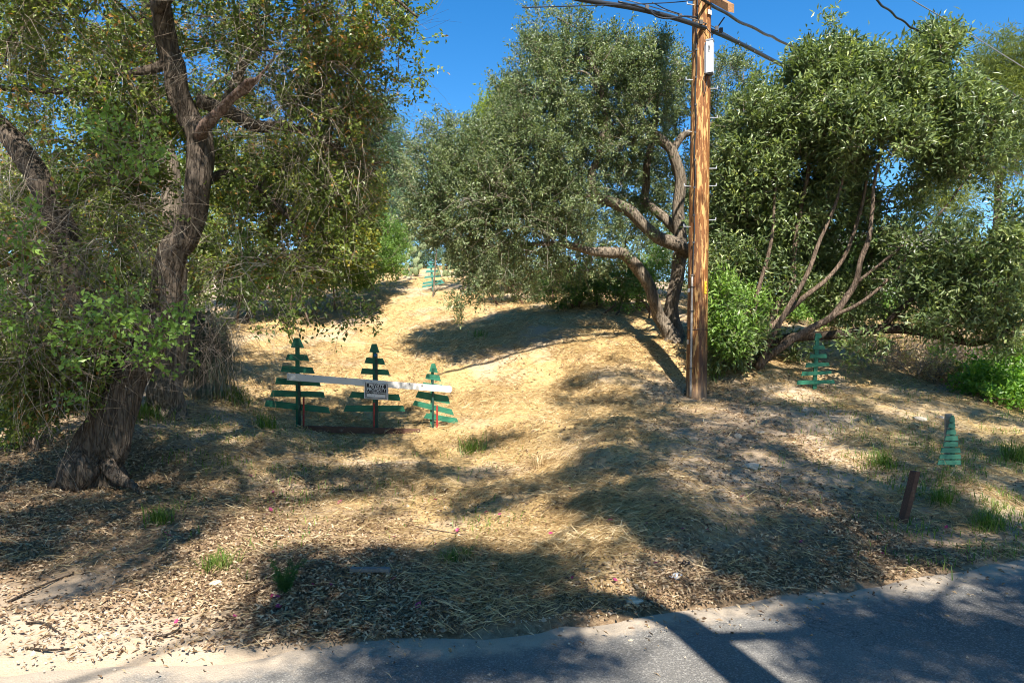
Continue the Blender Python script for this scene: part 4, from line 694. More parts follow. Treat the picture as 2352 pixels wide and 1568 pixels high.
# ------------------------------------------------------------------ utility pole and cables
pb = hit(1598, 916); DP = pb[1]; pr = 23 / F * DP
pole = thing('utility_pole', 'tall brown wooden utility pole with metal steps and white box', 'utility pole', (pb[0], pb[1], pb[2] - .02))
def pc(py): return W(1599 + (916 - py) / 916 * 13.5, py, DP)      # pole axis
ptop = pc(-480)
NP = 60; P = np.array([pc(y) for y in np.linspace(950, -480, NP)]); rr = np.linspace(pr * 1.02, pr * .86, NP)
V, T = tube_t(P, rr, 28, rough=0.035, seed=9); pm_ = M['pole']; part('pole', V, T, pm_, pole, smooth=True)
peg = MB(); V, T = tube_t(np.array([[0, 0, 0], [.07, 0, 0], [.135, 0, 0]]), .009, 6); peg.add(V, T); V, T = tube_t(np.array([[.132, 0, -.006], [.135, 0, .02], [.135, 0, .04]]), .009, 6); peg.add(V, T)
V, T = peg.get(); PEG = mesh_np('step_peg', V, T, M['galv'])
def add_peg(py, side):
    c = pc(py); o = bpy.data.objects.new('step_peg', PEG); link(o, pole); a = math.pi * .93 if side < 0 else .05
    o.location = tuple(c + np.array([math.cos(a), -abs(math.sin(a)) - .12, 0]) * pr * .8 - ORG[pole.name]); o.rotation_euler = (0, 0, -a if side > 0 else -a)
for y in (15, 122, 187, 305, 430, 522): add_peg(y, -1)
for y in (205, 272, 388, 428, 506): add_peg(y, 1)
def on_pole(py, off, out=0.0):
    """a point on the front of the pole; off = -1..1 across its width"""
    c = pc(py); view = norm(-np.array([c[0], c[1], 0])); rt = np.array([-view[1], view[0], 0])
    a = math.asin(max(-1, min(1, off))); return c + (rt * math.sin(a) + view * math.cos(a)) * (pr * 1.02 + out)
pts = [on_pole(y, -.42 + .05 * math.sin(y * .05), .006) for y in np.linspace(-300, 570, 60)] + [on_pole(y, -.45, .008) for y in np.linspace(590, 650, 6)]
V, T = tube_t(np.array(pts), .009, 6); part('ground_cable', V, T, M['cable'], pole, smooth=True)
V, T = tube_t(np.array([on_pole(y, -.5, .012) for y in np.linspace(632, 912, 14)]), .017, 8); part('conduit', V, T, M['conduit'], pole, smooth=True)
for y in (634, 660, 715, 845): 
    V, T = tube_t(np.array([on_pole(y, o_, .004 + .03 * (abs(o_ + .5) < .12)) for o_ in np.linspace(-.72, -.28, 12)]), .006, 5); part('clamp', V, T, M['dark_metal'], pole)
for y in np.linspace(60, 560, 9):
    V, T = boxv(on_pole(y, -.42, .012), (.035, .02, .03)); part('staple', V, T, M['dark_metal'], pole)
V, T = tube_t(np.array([pc(757) + (pr * 1.03) * np.array([math.cos(a), math.sin(a), .02 * math.sin(a * 3)]) for a in np.linspace(0, 2 * math.pi, 28)]), .004, 4); part('wire_band', V, T, M['dark_metal'], pole)
def plate(py0, py1, off, w, mat, name, out=.006):
    a, b = on_pole(py0, off, out), on_pole(py1, off, out); n_ = norm(a - pc(py0)); s_ = np.array([-n_[1], n_[0], 0]) * w / 2
    V, T = slab([a - s_, a + s_, b + s_, b - s_], .006, -n_); return part(name, V, T, mat, pole)
tg = plate(648, 676, .72, .045, M['yellow'], 'yellow_tag')
for i in range(8):
    a = on_pole(651 + i * 3, .72, .0135); V, T = boxv(a, (.02, .004, .008), math.radians(-30)); part('mark', V, T, M['sign_black'], tg)
plate(663, 671, -.82, .06, M['sign_white'], 'white_tag'); plate(780, 790, -.86, .05, M['galv'], 'metal_tag'); plate(33, 43, .75, .09, M['sign_white'], 'number_tag')
# equipment box
bc = W(1631, 132, DP - .2); bh = 72 / F * DP; rz = math.radians(-28)
V, T = boxv(bc, (.1, .11, bh), rz); bx = part('equipment_box', V, T, M['box_white'], pole)
V, T = boxv(bc + [0, 0, bh / 2 + .008], (.112, .122, .022), rz); part('lid', V, T, M['galv'], bx)
V, T = boxv(bc - [0, 0, bh / 2 + .008], (.085, .095, .03), rz); part('base', V, T, M['dark_metal'], bx)
V, T = boxv(bc + [-.058, .03, 0], (.025, .05, bh * .96), rz); part('flange', V, T, M['sign_white'], bx)
for s in (-1, 1):
    V, T = boxv(bc + [s * .05, .12, s * .18], (.03, .14, .02), rz); part('bracket', V, T, M['galv'], bx)
def text_mesh(body, size, mat, offset=0.0, ext=0.0012):
    c = bpy.data.curves.new('lettering', 'FONT'); c.body = body; c.size = size; c.extrude = ext; c.align_x = 'CENTER'; c.align_y = 'CENTER'; c.offset = offset; c.resolution_u = 3
    o = bpy.data.objects.new('tmp', c); COL.objects.link(o); bpy.context.view_layer.update()
    me = bpy.data.meshes.new_from_object(o.evaluated_get(bpy.context.evaluated_depsgraph_get())); me.name = 'lettering'
    bpy.data.objects.remove(o); bpy.data.curves.remove(c); me.materials.clear(); me.materials.append(mat); return me
fn = np.array([math.sin(rz), -math.cos(rz), 0])           # front face normal of the box
ft = np.array([math.cos(rz), math.sin(rz), 0])
pc_ = bc + fn * .057 + np.array([0, 0, .12]); V, T = slab([pc_ - ft * .014 + [0, 0, .11], pc_ + ft * .014 + [0, 0, .11], pc_ + ft * .014 - [0, 0, .11], pc_ - ft * .014 - [0, 0, .11]], .003, -fn); part('number_strip', V, T, M['sign_white'], bx)
tm = text_mesh('20612', .042, M['sign_black']); o = bpy.data.objects.new('lettering', tm); link(o, bx); o.location = tuple(pc_ + fn * .004 - ORG[pole.name]); o.rotation_euler = (math.radians(90), math.radians(90), rz)
# cross arm
a0, a1 = W(1560, -45, DP + .9), W(1679, 19, DP - .55); ad = norm(a1 - a0)
sx_ = norm(np.cross(ad, [0, 0, 1])) * .055; sz_ = np.array([0, 0, .065])
P8 = np.array([a0 - sx_ - sz_, a0 + sx_ - sz_, a0 + sx_ + sz_, a0 - sx_ + sz_, a1 - sx_ - sz_, a1 + sx_ - sz_, a1 + sx_ + sz_, a1 - sx_ + sz_])
part('cross_arm', P8, BOXF[:, ::-1], M['arm_wood'], pole)
V, T = tube_t(np.array([W(1664, 40, DP - .3), on_pole(88, .95)]), .012, 5); part('arm_brace', V, T, M['dark_metal'], pole)
# wires coiled at the box
V, T = tube_t(catmull([on_pole(75, .3, .03), on_pole(95, .75, .06), W(1632, 98, DP - .22)], 14), .007, 5); part('jumper_wire', V, T, M['cable'], pole)
V, T = tube_t(catmull([W(1626, 168, DP - .18), on_pole(190, .2, .02), on_pole(225, .35, .01), on_pole(185, .6, .01)], 18), .006, 5); part('jumper_wire', V, T, M['cable'], pole)

def cable(name, pts, r, label, mat='cable', sides=7, n=50, wob=0.0):
    P = catmull([W(*p) for p in pts], n)
    if wob: P = P + np.stack([np.sin(np.arange(n) * .9) * wob, 0 * np.arange(n), np.cos(np.arange(n) * .9) * wob], -1)
    t = thing(name, label, 'cable', P[0]); V, T = tube_t(P, r, sides, cap=True); part('line', V, T, M[mat], t, smooth=True); return t, P
c1, P1 = cable('overhead_cable', [(1000, -80, 8.6), (1310, -6, 9.6), (1470, 22, 10.1), (1600, 58, DP - .28), (1700, 100, 11.8), (1820, 161, 13.6), (2050, 270, 17.5), (2352, 404, 25), (2700, 540, 36)], .036, 'thick black cable crossing in front of the pole below the cross arm', n=70)
V, T = tube_t(catmull([W(1000, -98, 8.6), W(1410, -6, 9.9), W(1500, 17, 10.2), W(1610, 50, DP - .24), W(1660, 74, 11.3), W(1720, 108, 12.1)], 40), .008, 5); part('messenger_wire', V, T, M['wire'], c1)
for px, py in ((1486, 14), (1562, 34), (1610, 48), (1646, 62), (1656, 66)):
    V, T = boxv(W(px, py + 4, 10.1 if px < 1500 else DP - .28), (.05, .04, .07)); part('clamp', V, T, M['dark_metal'], c1)
V, T = tube_t(catmull([W(1420, 4, 9.85), W(1482, 20, 10.05), W(1508, 38, 10.15), W(1538, 43, 10.2), W(1570, 38, 10.35), W(1600, 40, 10.5)], 30), .014, 6); part('drip_loop', V, T, M['cable'], c1, smooth=True)
V, T = tube_t(catmull([W(1498, 6, 10.1), W(1530, 22, 10.2), W(1560, 32, 10.3)], 16), .008, 5); part('drip_loop', V, T, M['cable'], c1, smooth=True)
for k in range(8):
    u = 34 + k * 3; V, T = tube_t(np.array([P1[u] + [0, 0, .04], P1[u] + [.04, 0, -.04]]), .006, 4); part('lashing', V, T, M['wire'], c1)
cable('overhead_cable', [(1480, -60, 9.8), (1610, -2, DP - .3), (1690, 45, 11.8), (1760, 79, 13), (1822, 108, 14.2), (2050, 215, 18), (2352, 366, 26), (2700, 520, 38)], .025, 'black bundled cable running from the cross arm into the tall shrub', n=60, wob=.01)
cable('overhead_cable', [(1900, -110, 9), (2008, -4, 10), (2080, 54, 11), (2150, 98, 12), (2235, 160, 13.6), (2352, 230, 16), (2600, 380, 24)], .016, 'black twisted service wire crossing the sky at upper right', n=90, wob=.012)
cable('overhead_wire', [(1980, -75, 9), (2095, 0, 10), (2225, 76, 11.5), (2352, 156, 13), (2600, 310, 17)], .0085, 'thin grey wire above the twisted one at upper right', 'wire', 6)
cable('overhead_wire', [(1200, 18, 8.6), (1510, 8, 10.1), (1600, 0, DP - .25), (1625, -8, DP)], .008, 'thin black wire reaching the pole top from the left', 'cable', 6)

# ------------------------------------------------------------------ board trees, gate rail and sign
def zmap(x, y, f, ox, oy): return ((ox + f * x) / 1.7415, (oy + f * y) / 1.7415)
def board_tree(label, z, boards, trunk, mat, group, tpost=None, thick=.02, base=None, depth=None, nails=True):
    f, ox, oy = z; tb = zmap(*trunk[1], f, ox, oy); b = hit(*tb) if depth is None else W(tb[0], tb[1], depth); d = b[1]
    t = thing('board_tree', label, 'wooden tree', b, group)
    def q(x, y, dd=0): a = zmap(x, y, f, ox, oy); return W(a[0], a[1], d + dd)
    (x0, y0), (x1, y1), w = trunk; e = np.array([0, 0, .12])
    V, T = slab([q(x0 - w / 2, y0), q(x0 + w / 2, y0), q(x1 + w / 2, y1) - e, q(x1 - w / 2, y1) - e], .035); part('post', V, T, M[mat], t)
    for i, c in enumerate(boards):
        dd = -.024 - .003 * (i % 3); V, T = slab([q(x, y, dd) for x, y in c], thick)
        o = part('board', V, T, M[mat], t)
        if nails and len(boards) < 8:
            c0 = np.mean([q(x, y, dd) for x, y in c], axis=0)
            for s in (-1, 1):
                Vn, Tn = boxv(c0 + [s * .012, -.001, s * .01], (.007, .005, .007)); part('nail', Vn, Tn, M['dark_metal'], o)
    if tpost:
        (x0, y0), (x1, y1), w = tpost
        V, T = slab([q(x0 - w / 2, y0, -.07), q(x0 + w / 2, y0, -.07), q(x1 + w / 2, y1, -.07) - e, q(x1 - w / 2, y1, -.07) - e], .03); part('metal_post', V, T, M['post_metal'], t)
    return t, d, q
Z3 = (1000 / 2352, 1000, 1250); G = 'green board trees behind the white rail'
tA, dA, qA = board_tree('tallest green board tree, under the left end of the white rail', Z3, [[(412, 237), (466, 237), (508, 333), (384, 328)], [(352, 390), (534, 396), (557, 458), (335, 446)], [(306, 496), (585, 515), (606, 574), (287, 556)], [(250, 612), (648, 640), (664, 694), (234, 672)], [(208, 729), (690, 745), (702, 798), (188, 788)], [(155, 822), (735, 888), (754, 948), (132, 880)]], ((443, 300), (450, 1080), 36), 'green_paint', G, ((460, 655), (466, 1100), 20))
tB, dB, qB = board_tree('middle green board tree carrying the private property sign', Z3, [[(1145, 294), (1190, 294), (1217, 380), (1122, 372)], [(1095, 421), (1250, 431), (1271, 491), (1075, 475)], [(1053, 523), (1297, 538), (1315, 590), (1040, 577)], [(1000, 650), (1345, 662), (1365, 700), (985, 690)], [(957, 742), (1400, 771), (1416, 831), (932, 797)], [(902, 872), (1440, 874), (1458, 928), (880, 930)]], ((1168, 340), (1172, 1110), 32), 'green_paint', G, ((1185, 380), (1195, 1120), 24), depth=dA)
V, T = tube_t(np.array([qB(1170, 402, -.09), qB(1188, 402, -.09)]), .022, 8); part('insulator', V, T, M['blue'], tB)
tC, dC, qC = board_tree('shortest green board tree with crooked boards under the right end of the rail', Z3, [[(1708, 478), (1740, 478), (1768, 566), (1684, 556)], [(1662, 574), (1780, 590), (1797, 646), (1648, 622)], [(1630, 656), (1806, 676), (1818, 720), (1612, 706)], [(1583, 737), (1864, 785), (1882, 860), (1555, 797)], [(1550, 825), (1897, 910), (1919, 966), (1528, 870)], [(1660, 945), (1945, 993), (1965, 1048), (1634, 990)]], ((1716, 530), (1705, 1060), 26), 'green_paint', G, ((1718, 630), (1722, 1070), 18), depth=dA)
# rail: a long tapered plank with a rounded end
c = [qA(346, 570, -.14), qA(1880, 691, -.14), qA(1895, 702, -.14), qA(1897, 736, -.14), qA(1888, 750, -.14), qA(346, 635, -.14)]
V = np.vstack([c, np.array(c) + [0, .038, 0]]); n6 = 6
rail = thing('rail', 'long white painted plank fixed across the three green board trees', 'rail', c[5])
part('plank', V, [tuple(range(5, -1, -1))[::-1], tuple(range(11, 5, -1))] + [(i, i + 6, (i + 1) % 6 + 6, (i + 1) % 6) for i in range(6)], M['white_paint'], rail)
for x, y in ((360, 582), (360, 625), (1870, 712), (1872, 735), (1140, 645), (520, 588), (600, 594), (900, 618), (1500, 672), (1620, 690)):
    Vn, Tn = boxv(qA(x, y, -.142), (.012, .008, .01)); part('nail', Vn, Tn, M['dark_metal'], rail)
# sign
cs = [np.array(qA(x, y, -.165)) for x, y in ((1078, 650), (1302, 668), (1299, 822), (1074, 806))]
sg = thing('sign', 'black and white private property no trespassing sign nailed to the white rail', 'sign', cs[3])
V, T = slab(cs, .006); part('panel', V, T, M['sign_white'], sg)
def sp(u, v, out=0.0): 
    p = (cs[0] * (1 - u) + cs[1] * u) * (1 - v) + (cs[3] * (1 - u) + cs[2] * u) * v; return p + np.array([0, -.0015 - out, 0])
def rect(u0, v0, u1, v1, out=0.0, th=.0012): return slab([sp(u0, v0, out), sp(u1, v0, out), sp(u1, v1, out), sp(u0, v1, out)], th)
mb = MB()
for r_ in ((.035, .03, .965, .052), (.035, .945, .965, .967), (.035, .052, .06, .945), (.94, .052, .965, .945)): mb.add(*rect(*r_))
V, T = mb.get(); part('border', V, T, M['sign_black'], sg)
mb = MB()
for r_ in ((.085, .08, .915, .685), (.085, .66, .105, .92), (.895, .66, .915, .92), (.105, .89, .895, .92)): mb.add(*rect(*r_, out=.0003 * len(mb.V)))
V, T = mb.get(); part('black_field', V, T, M['sign_black'], sg)
ex = norm(cs[1] - cs[0]); ang = math.atan2(-ex[2], ex[0]); sw = np.linalg.norm(cs[1] - cs[0]); sh = np.linalg.norm(cs[3] - cs[0])
for body, v, size, wd in (('PRIVATE', .2, .27, .62), ('PROPERTY', .42, .28, .78), ('NO TRESPASSING', .6, .125, .8)):
    tm = text_mesh(body, sh * size, M['sign_white'], .0012 if size > .2 else .0004)
    co = np.empty(len(tm.vertices) * 3, np.float32); tm.vertices.foreach_get('co', co); w0 = co[0::3].max() - co[0::3].min()
    o = bpy.data.objects.new('lettering', tm); link(o, sg); o.location = tuple(sp(.5, v, .0035) - ORG[sg.name]); o.rotation_euler = (math.radians(90), ang, 0); o.scale = (wd * sw / w0, 1, 1)
for u, v in ((.05, .03), (.95, .04), (.5, .06), (.3, .73), (.42, .8)):
    Vn, Tn = boxv(sp(u, v, .004), (.008, .005, .008)); part('nail', Vn, Tn, M['dark_metal'], sg)
# red stakes and the timber on the ground
for (x, y0, y1, lab) in ((504, 796, 1100, 'red metal stake beside the tallest board tree'), (1167, 848, 1150, 'red metal stake under the private property sign'), (1760, 876, 1085, 'red metal stake beside the shortest board tree')):
    a, b = qA(x, y0, -.1), qA(x, y1, -.1); b[2] = gz1(b[0], b[1]) - .05; w = 8 / 1.7415 * Z3[0] / F * dA
    st = thing('stake', lab, 'stake', b, 'red stakes along the white rail')
    V, T = slab([a + [-w, 0, 0], a + [w, 0, 0], b + [w, 0, 0], b + [-w, 0, 0]], .006); part('flange', V, T, M['red_metal'], st)
    V, T = slab([a + [-.004, .006, 0], a + [.004, .006, 0], b + [.004, .006, 0], b + [-.004, .006, 0]], .03); part('web', V, T, M['red_metal'], st)
e0, e1 = qA(500, 1140, -.22), qA(1600, 1175, -.22)
for e in (e0, e1): e[2] = gz1(e[0], e[1]) - .03
hh = np.array([0, 0, .1]); V, T = slab([e0 + hh, e1 + hh * .75, e1, e0], .05)
solo('timber_beam', V, T, M['brown_wood'], 'weathered brown timber lying on the ground below the white rail', 'timber')

Z5 = (300 / 1568, 1600, 950)
board_tree('small pale teal board tree far up the sunny slope', Z5, [[(615, 490), (662, 488), (690, 538), (590, 545)], [(585, 590), (725, 583), (745, 630), (560, 645)], [(555, 685), (780, 672), (797, 715), (525, 740)], [(520, 808), (850, 780), (874, 822), (505, 852)], [(478, 935), (870, 878), (910, 920), (468, 982)], [(470, 1005), (900, 920), (935, 952), (455, 1052)]], ((640, 520), (708, 1145), 38), 'teal_paint', None, nails=False)
Z7 = (400 / 1568, 3100, 1250)
board_tree('dark green board tree in the shade below the tall shrub', Z7, [[(640, 322), (715, 322), (740, 385), (625, 440)], [(615, 515), (770, 512), (785, 575), (600, 572)], [(560, 650), (805, 648), (822, 710), (545, 712)], [(495, 790), (845, 780), (860, 835), (480, 860)], [(430, 925), (890, 915), (885, 962), (415, 992)], [(360, 1062), (925, 1055), (942, 1108), (345, 1130)]], ((672, 350), (618, 1210), 56), 'green_paint', None, nails=False)
Z4 = (596 / 1335, 3500, 1500)
yt = [360, 436, 491, 545, 599, 653, 709, 762]; yb = [417, 472, 530, 585, 640, 695, 750, 803]; lx = [668, 658, 640, 627, 615, 592, 578, 562]; rx_ = [717, 722, 728, 748, 748, 768, 772, 772]
bl = []
for i in range(8): 
    tl_ = 688 if i == 0 else lx[i] + 10; tr_ = 706 if i == 0 else rx_[i] - 5; bl.append([(tl_, yt[i]), (tr_, yt[i]), (rx_[i], yb[i]), (lx[i], yb[i])])
tS, dS, qS = board_tree('small cone-shaped tree of eight close green slats by the road at right', Z4, bl, ((700, 380), (705, 850), 30), 'faded_paint', None, thick=.014)
V, T = slab([qS(636, 348, .03), qS(690, 348, .03), qS(668, 860, .03), qS(630, 860, .03)], .025); part('back_plank', V, T, M['gray_wood'], tS)
p0, p1 = zmap(390, 865, *Z4), zmap(268, 1352, *Z4); b = hit(*p1); d = b[1]; w = 26 / 1.7415 * Z4[0] / F * d * .78
t0 = W(p0[0], p0[1], d); bd = W(p1[0], p1[1], d); bd = bd + (bd - t0) * .15
V, T = slab([t0 + [-w, 0, 0], t0 + [w, 0, 0], bd + [w, 0, 0], bd + [-w, 0, 0]], .06, (-.3, 1, 0))
solo('post', V, T, M['brown_wood'], 'short leaning brown wooden post near the road edge at right', 'post', org=b)

# ------------------------------------------------------------------ small things on the bank
def rock(px, py, w, label, mat='rock', flat=.65, seed=1, elong=1.0, group='loose rocks on the bank'):
    p = hit(px, py); s = w / F * p[1] / 2; q = norm(bs_unit) ; q = q * (1 + .5 * (vnoise(q * 1.6 + seed * 7) - .5) + .25 * (vnoise(q * 4 + seed) - .5))[:, None]
    V = q * np.array([s * elong, s, s * flat]) + p + [0, 0, s * flat * .35]
    solo('rock', V, bs_T, M[mat], label, 'rock', group, smooth=False, org=p)
u_, v_ = np.meshgrid(np.linspace(0, 2 * math.pi, 14, endpoint=False), np.linspace(0.05, math.pi - .05, 9)); bs_unit = np.stack([np.cos(u_) * np.sin(v_), np.sin(u_) * np.sin(v_), np.cos(v_)], -1).reshape(-1, 3)
bi = (np.arange(8)[:, None] * 14 + np.arange(14)[None]).ravel(); bj = (np.arange(8)[:, None] * 14 + (np.arange(14)[None] + 1) % 14).ravel(); bs_T = q2t(np.stack([bi, bi + 14, bj + 14, bj], -1))
rock(1695, 1006, 18, 'round tan rock in shade downhill from the pole', 'rock', .8, 1)
rock(1745, 996, 18, 'flat brown rock right of the round tan one below the pole', 'rock', .5, 2, 1.2)
rock(1728, 1074, 38, 'pale angular rock in a sun patch on the bank', 'rock_pale', .4, 3, 1.1)
rock(1848, 946, 15, 'small grey rock below the dark green board tree', 'rock', .7, 4)
rock(1910, 1010, 14, 'flat dark rock on the dirt between the pole and the cone tree', 'rock', .5, 5)
rock(2113, 968, 26, 'pale rock left of the cone-shaped slat tree', 'rock_pale', .6, 6, 1.3)
rock(2160, 962, 20, 'grey rock behind the cone-shaped slat tree', 'rock', .5, 7, 1.3)
rock(497, 1349, 30, 'smooth pale stone on the sandy shoulder at left', 'rock_pale', .6, 8, 1.1)
rock(1455, 1385, 34, 'tan stone at the road edge below the foil scrap', 'rock_pale', .45, 9, 1.4)
rock(1540, 1320, 12, 'small dark stone beside the foil scrap', 'rock', .7, 10)
rock(1552, 712, 8, 'tiny pale stone near the foot of the middle oak', 'rock_pale', .6, 11)
rock(1645, 1296, 12, 'brown pebble on the dirt at the road edge', 'rock', .6, 12)

# hollow concrete block, mostly buried
p = hit(848, 1326); ang = math.radians(2); Lb, Hb, tb = 90 / F * p[1], .075, .02
blk = thing('concrete_block', 'half buried hollow concrete block in the leaf litter near the road', 'concrete block', p); mb = MB()
for c_, s_ in (((0, .025, Hb), (Lb, .05, tb)), ((-Lb / 2 + tb / 2, .0251, Hb / 2 - .02), (tb, .0496, Hb + .0199)), ((Lb / 2 - tb / 2, .0251, Hb / 2 - .02), (tb, .0496, Hb + .0199)), ((0, .0252, Hb / 2 - .02), (tb * 1.1, .0492, Hb + .0199))):
    V, T = boxv(np.array(c_) - [0, 0, .035], s_); mb.add(V + p, T)
V, T = mb.get(); part('shell', V, T, M['concrete'], blk)
V, T = boxv(p + [0, .062, -.005], (Lb * .98, .02, Hb)); part('inner_wall', V, T, M['sign_black'] if False else M['concrete'], blk)

def crumple(name, px, py, w, mat, label, cat, seed):
    p = hit(px, py); s = w / F * p[1] / 2; n = 9; u, v = np.meshgrid(np.linspace(-1, 1, n), np.linspace(-1, 1, n)); q = np.stack([u.ravel(), v.ravel(), 0 * u.ravel()], -1)
    rg = np.random.default_rng(seed); V = np.stack([q[:, 0] * s, q[:, 1] * s * .7, 0 * q[:, 0]], -1) + rg.normal(size=q.shape) * s * .12; V[:, 2] = np.abs(V[:, 2]) * 2.2 + .01
    ii = (np.arange(n - 1)[:, None] * n + np.arange(n - 1)[None]).ravel(); T = q2t(np.stack([ii, ii + 1, ii + n + 1, ii + n], -1))
    V2 = V - [0, 0, .003]; a = .6; Rm = np.array([[math.cos(a), math.sin(a), 0], [-math.sin(a), math.cos(a), 0], [0, 0, 1]])
    solo(name, np.vstack([V, V2]) @ Rm + p, np.vstack([T, T[:, ::-1] + n * n]), M[mat], label, cat, org=p)
crumple('litter_scrap', 1553, 1331, 30, 'foil', 'crumpled silvery wrapper near the road edge', 'litter', 1)
crumple('litter_scrap', 1573, 1300, 22, 'plastic', 'black plastic scrap just above the silvery wrapper', 'litter', 2)
crumple('litter_scrap', 1582, 1327, 13, 'plastic', 'small black plastic scrap right of the silvery wrapper', 'litter', 3)

def stick(pts, r, label, mat='dark_bark'):
    P = np.array([hit(*p_) for p_ in pts]) + [0, 0, r * 1.2]; P[1:-1, 2] += .012; C = catmull(P, 14)
    V, T = tube_t(C, np.linspace(r, r * .5, 14), 6, rough=.2); solo('fallen_stick', V, T, M[mat], label, 'stick', 'fallen sticks', smooth=True, org=P[0])
stick([(350, 1480), (400, 1468), (418, 1440)], .008, 'bent dark stick on the sandy shoulder at left')
stick([(60, 1435), (100, 1445), (140, 1462)], .007, 'thin dark stick on the shoulder at far left')
stick([(60, 1500), (110, 1508), (160, 1495)], .008, 'lowest dark stick near the left picture corner')
stick([(960, 1215), (1050, 1232), (1130, 1240)], .006, 'long pale twig lying in the sunny straw', 'stem_bark')
stick([(1245, 1180), (1280, 1162), (1330, 1165)], .006, 'curved pale twig left of the deep shade patch', 'stem_bark')
stick([(735, 1128), (790, 1131), (850, 1133)], .014, 'straight weathered stick in grass below the board trees', 'stem_bark')
stick([(560, 1375), (640, 1345), (700, 1360)], .008, 'dark stick under the feathery weed')
stick([(20, 1385), (110, 1350), (170, 1325)], .009, 'slanting stick in the litter at far left')

# pink petals
rg = np.random.default_rng(12); PX = [(388, 1236), (380, 1232), (575, 1098), (627, 1135), (612, 1190), (622, 1178), (780, 1158), (905, 1240), (1050, 1225), (1000, 1155), (1148, 1190), (1118, 1182), (540, 1425), (636, 1350), (640, 1380), (648, 1378), (628, 1385), (760, 1355), (720, 1358), (405, 1438), (905, 1345), (960, 1400), (640, 1405), (1230, 1080), (1508, 1302), (1315, 1338), (1345, 1360), (1412, 1342), (1570, 1225), (1625, 1230), (2028, 1280), (2175, 1218), (1400, 1205), (1485, 1210), (845, 1130), (1265, 1235), (1310, 1130), (1000, 1260), (1705, 1148), (1840, 1250)]
ph, pw = np.meshgrid(np.linspace(0, 2 * math.pi, 6, endpoint=False), [0.0]); pv = [(0, 0, 0)] + [(math.cos(a) * .024 * (1.25 if k % 3 == 0 else .85), math.sin(a) * .019, .012 if k % 2 else .004) for k, a in enumerate(np.linspace(0, 2 * math.pi, 6, endpoint=False))]
PET = mesh_np('petal', np.array(pv), np.array([[0, i + 1, (i + 1) % 6 + 1] for i in range(6)]), M['petal'], {'tone': np.full(7, .6)})
for px, py in PX:
    p = hit(px, py); o = bpy.data.objects.new('petal', PET); o.location = tuple(p + [0, 0, .022]); o.rotation_euler = (rg.uniform(-.6, .6), rg.uniform(-.6, .6), rg.uniform(0, 6)); s = rg.uniform(.5, 1.05); o.scale = (s, s, s); link(o)
    tag(o, 'fallen pink petal lying on the straw and leaf litter', 'petal', 'fallen pink petals on the bank')

# grass tufts
def blades(P, h, spread, wd, rg, bend=.5):
    n = len(P); th = rg.uniform(0, 2 * math.pi, n); d = np.stack([np.cos(th), np.sin(th), 0 * th], -1); sd = np.stack([-np.sin(th), np.cos(th), 0 * th], -1)
    h = h * rg.uniform(.5, 1.2, n)[:, None]; lean = spread * rg.uniform(.2, 1.2, n)[:, None]; V = np.empty((n, 5, 3)); w = wd * rg.uniform(.7, 1.2, n)[:, None]
    m = P + d * h * lean * .4 + np.array([0, 0, 1]) * h * .6; t = P + d * h * lean * (1 + bend * .3) + np.array([0, 0, 1]) * h * (1 - .3 * lean)
    V[:, 0] = P - sd * w; V[:, 1] = P + sd * w; V[:, 2] = m + sd * w * .7; V[:, 3] = m - sd * w * .7; V[:, 4] = t
    return V.reshape(-1, 3), (np.arange(n)[:, None, None] * 5 + np.array([[0, 1, 2], [0, 2, 3], [3, 2, 4]])).reshape(-1, 3)
def tuft(px, py, w, h, n, label, mat='grass', seed=0):
    p = hit(px, py); rg = np.random.default_rng(seed); s = w / F * p[1] / 2; r = np.abs(rg.normal(size=(n, 2))) * rg.choice([-1, 1], (n, 2)) * s * .4
    X, Y = p[0] + r[:, 0], p[1] + r[:, 1]; P = np.stack([X, Y, gz(X, Y) - .01], -1)
    V, T = blades(P, h / F * p[1] * .85, 1.0, .0022 + .00025 * p[1], rg); solo('grass_tuft', V, T, M[mat], label, 'grass', 'green grass tufts', {'tone': np.repeat(rg.random(n) * .8, 5)}, org=p)
tuft(370, 1205, 70, 60, 130, 'green grass tuft in leaf litter below the big oak', seed=1)
tuft(500, 1310, 100, 55, 150, 'wide low grass tuft above the smooth pale stone', seed=2)
tuft(1040, 1290, 60, 40, 90, 'thin grass tuft at the edge of the dark litter patch', seed=3)
tuft(1085, 1040, 80, 50, 130, 'dark green grass tuft right of the fallen timber', seed=4)
tuft(1070, 1280, 30, 40, 40, 'bright grass blades beside the thin tuft near the road', seed=5)
tuft(2030, 1075, 70, 55, 150, 'green grass tuft left of the cone-shaped slat tree', seed=6)
tuft(2165, 1160, 70, 55, 150, 'grass tuft right of the leaning brown post', seed=7)
tuft(2270, 1215, 90, 60, 170, 'long grass tuft at the right road edge', seed=8)
tuft(540, 920, 90, 60, 170, 'green grass left of the tallest board tree', seed=9)
tuft(610, 985, 60, 60, 110, 'grass blades growing at the foot of the tallest board tree', seed=10)
tuft(1640, 870, 60, 60, 60, 'sparse long grass at the right foot of the pole', seed=11)
tuft(1100, 772, 60, 24, 60, 'small grass clump in the hollow below the middle oak', seed=12)
tuft(340, 960, 110, 60, 170, 'pale grass in front of the pale grey trunk', seed=13)
tuft(2330, 1060, 70, 70, 150, 'green grass clump at the right picture edge', seed=14)
tuft(1235, 1075, 30, 60, 25, 'dry upright stalks in the middle of the bank', 'straw', 15)
p = hit(655, 1368); weed = thing('feathery_weed', 'dark green feathery weed in the shaded litter near the road', 'weed', p); rg = np.random.default_rng(5)
mbw = MB(); LV = []
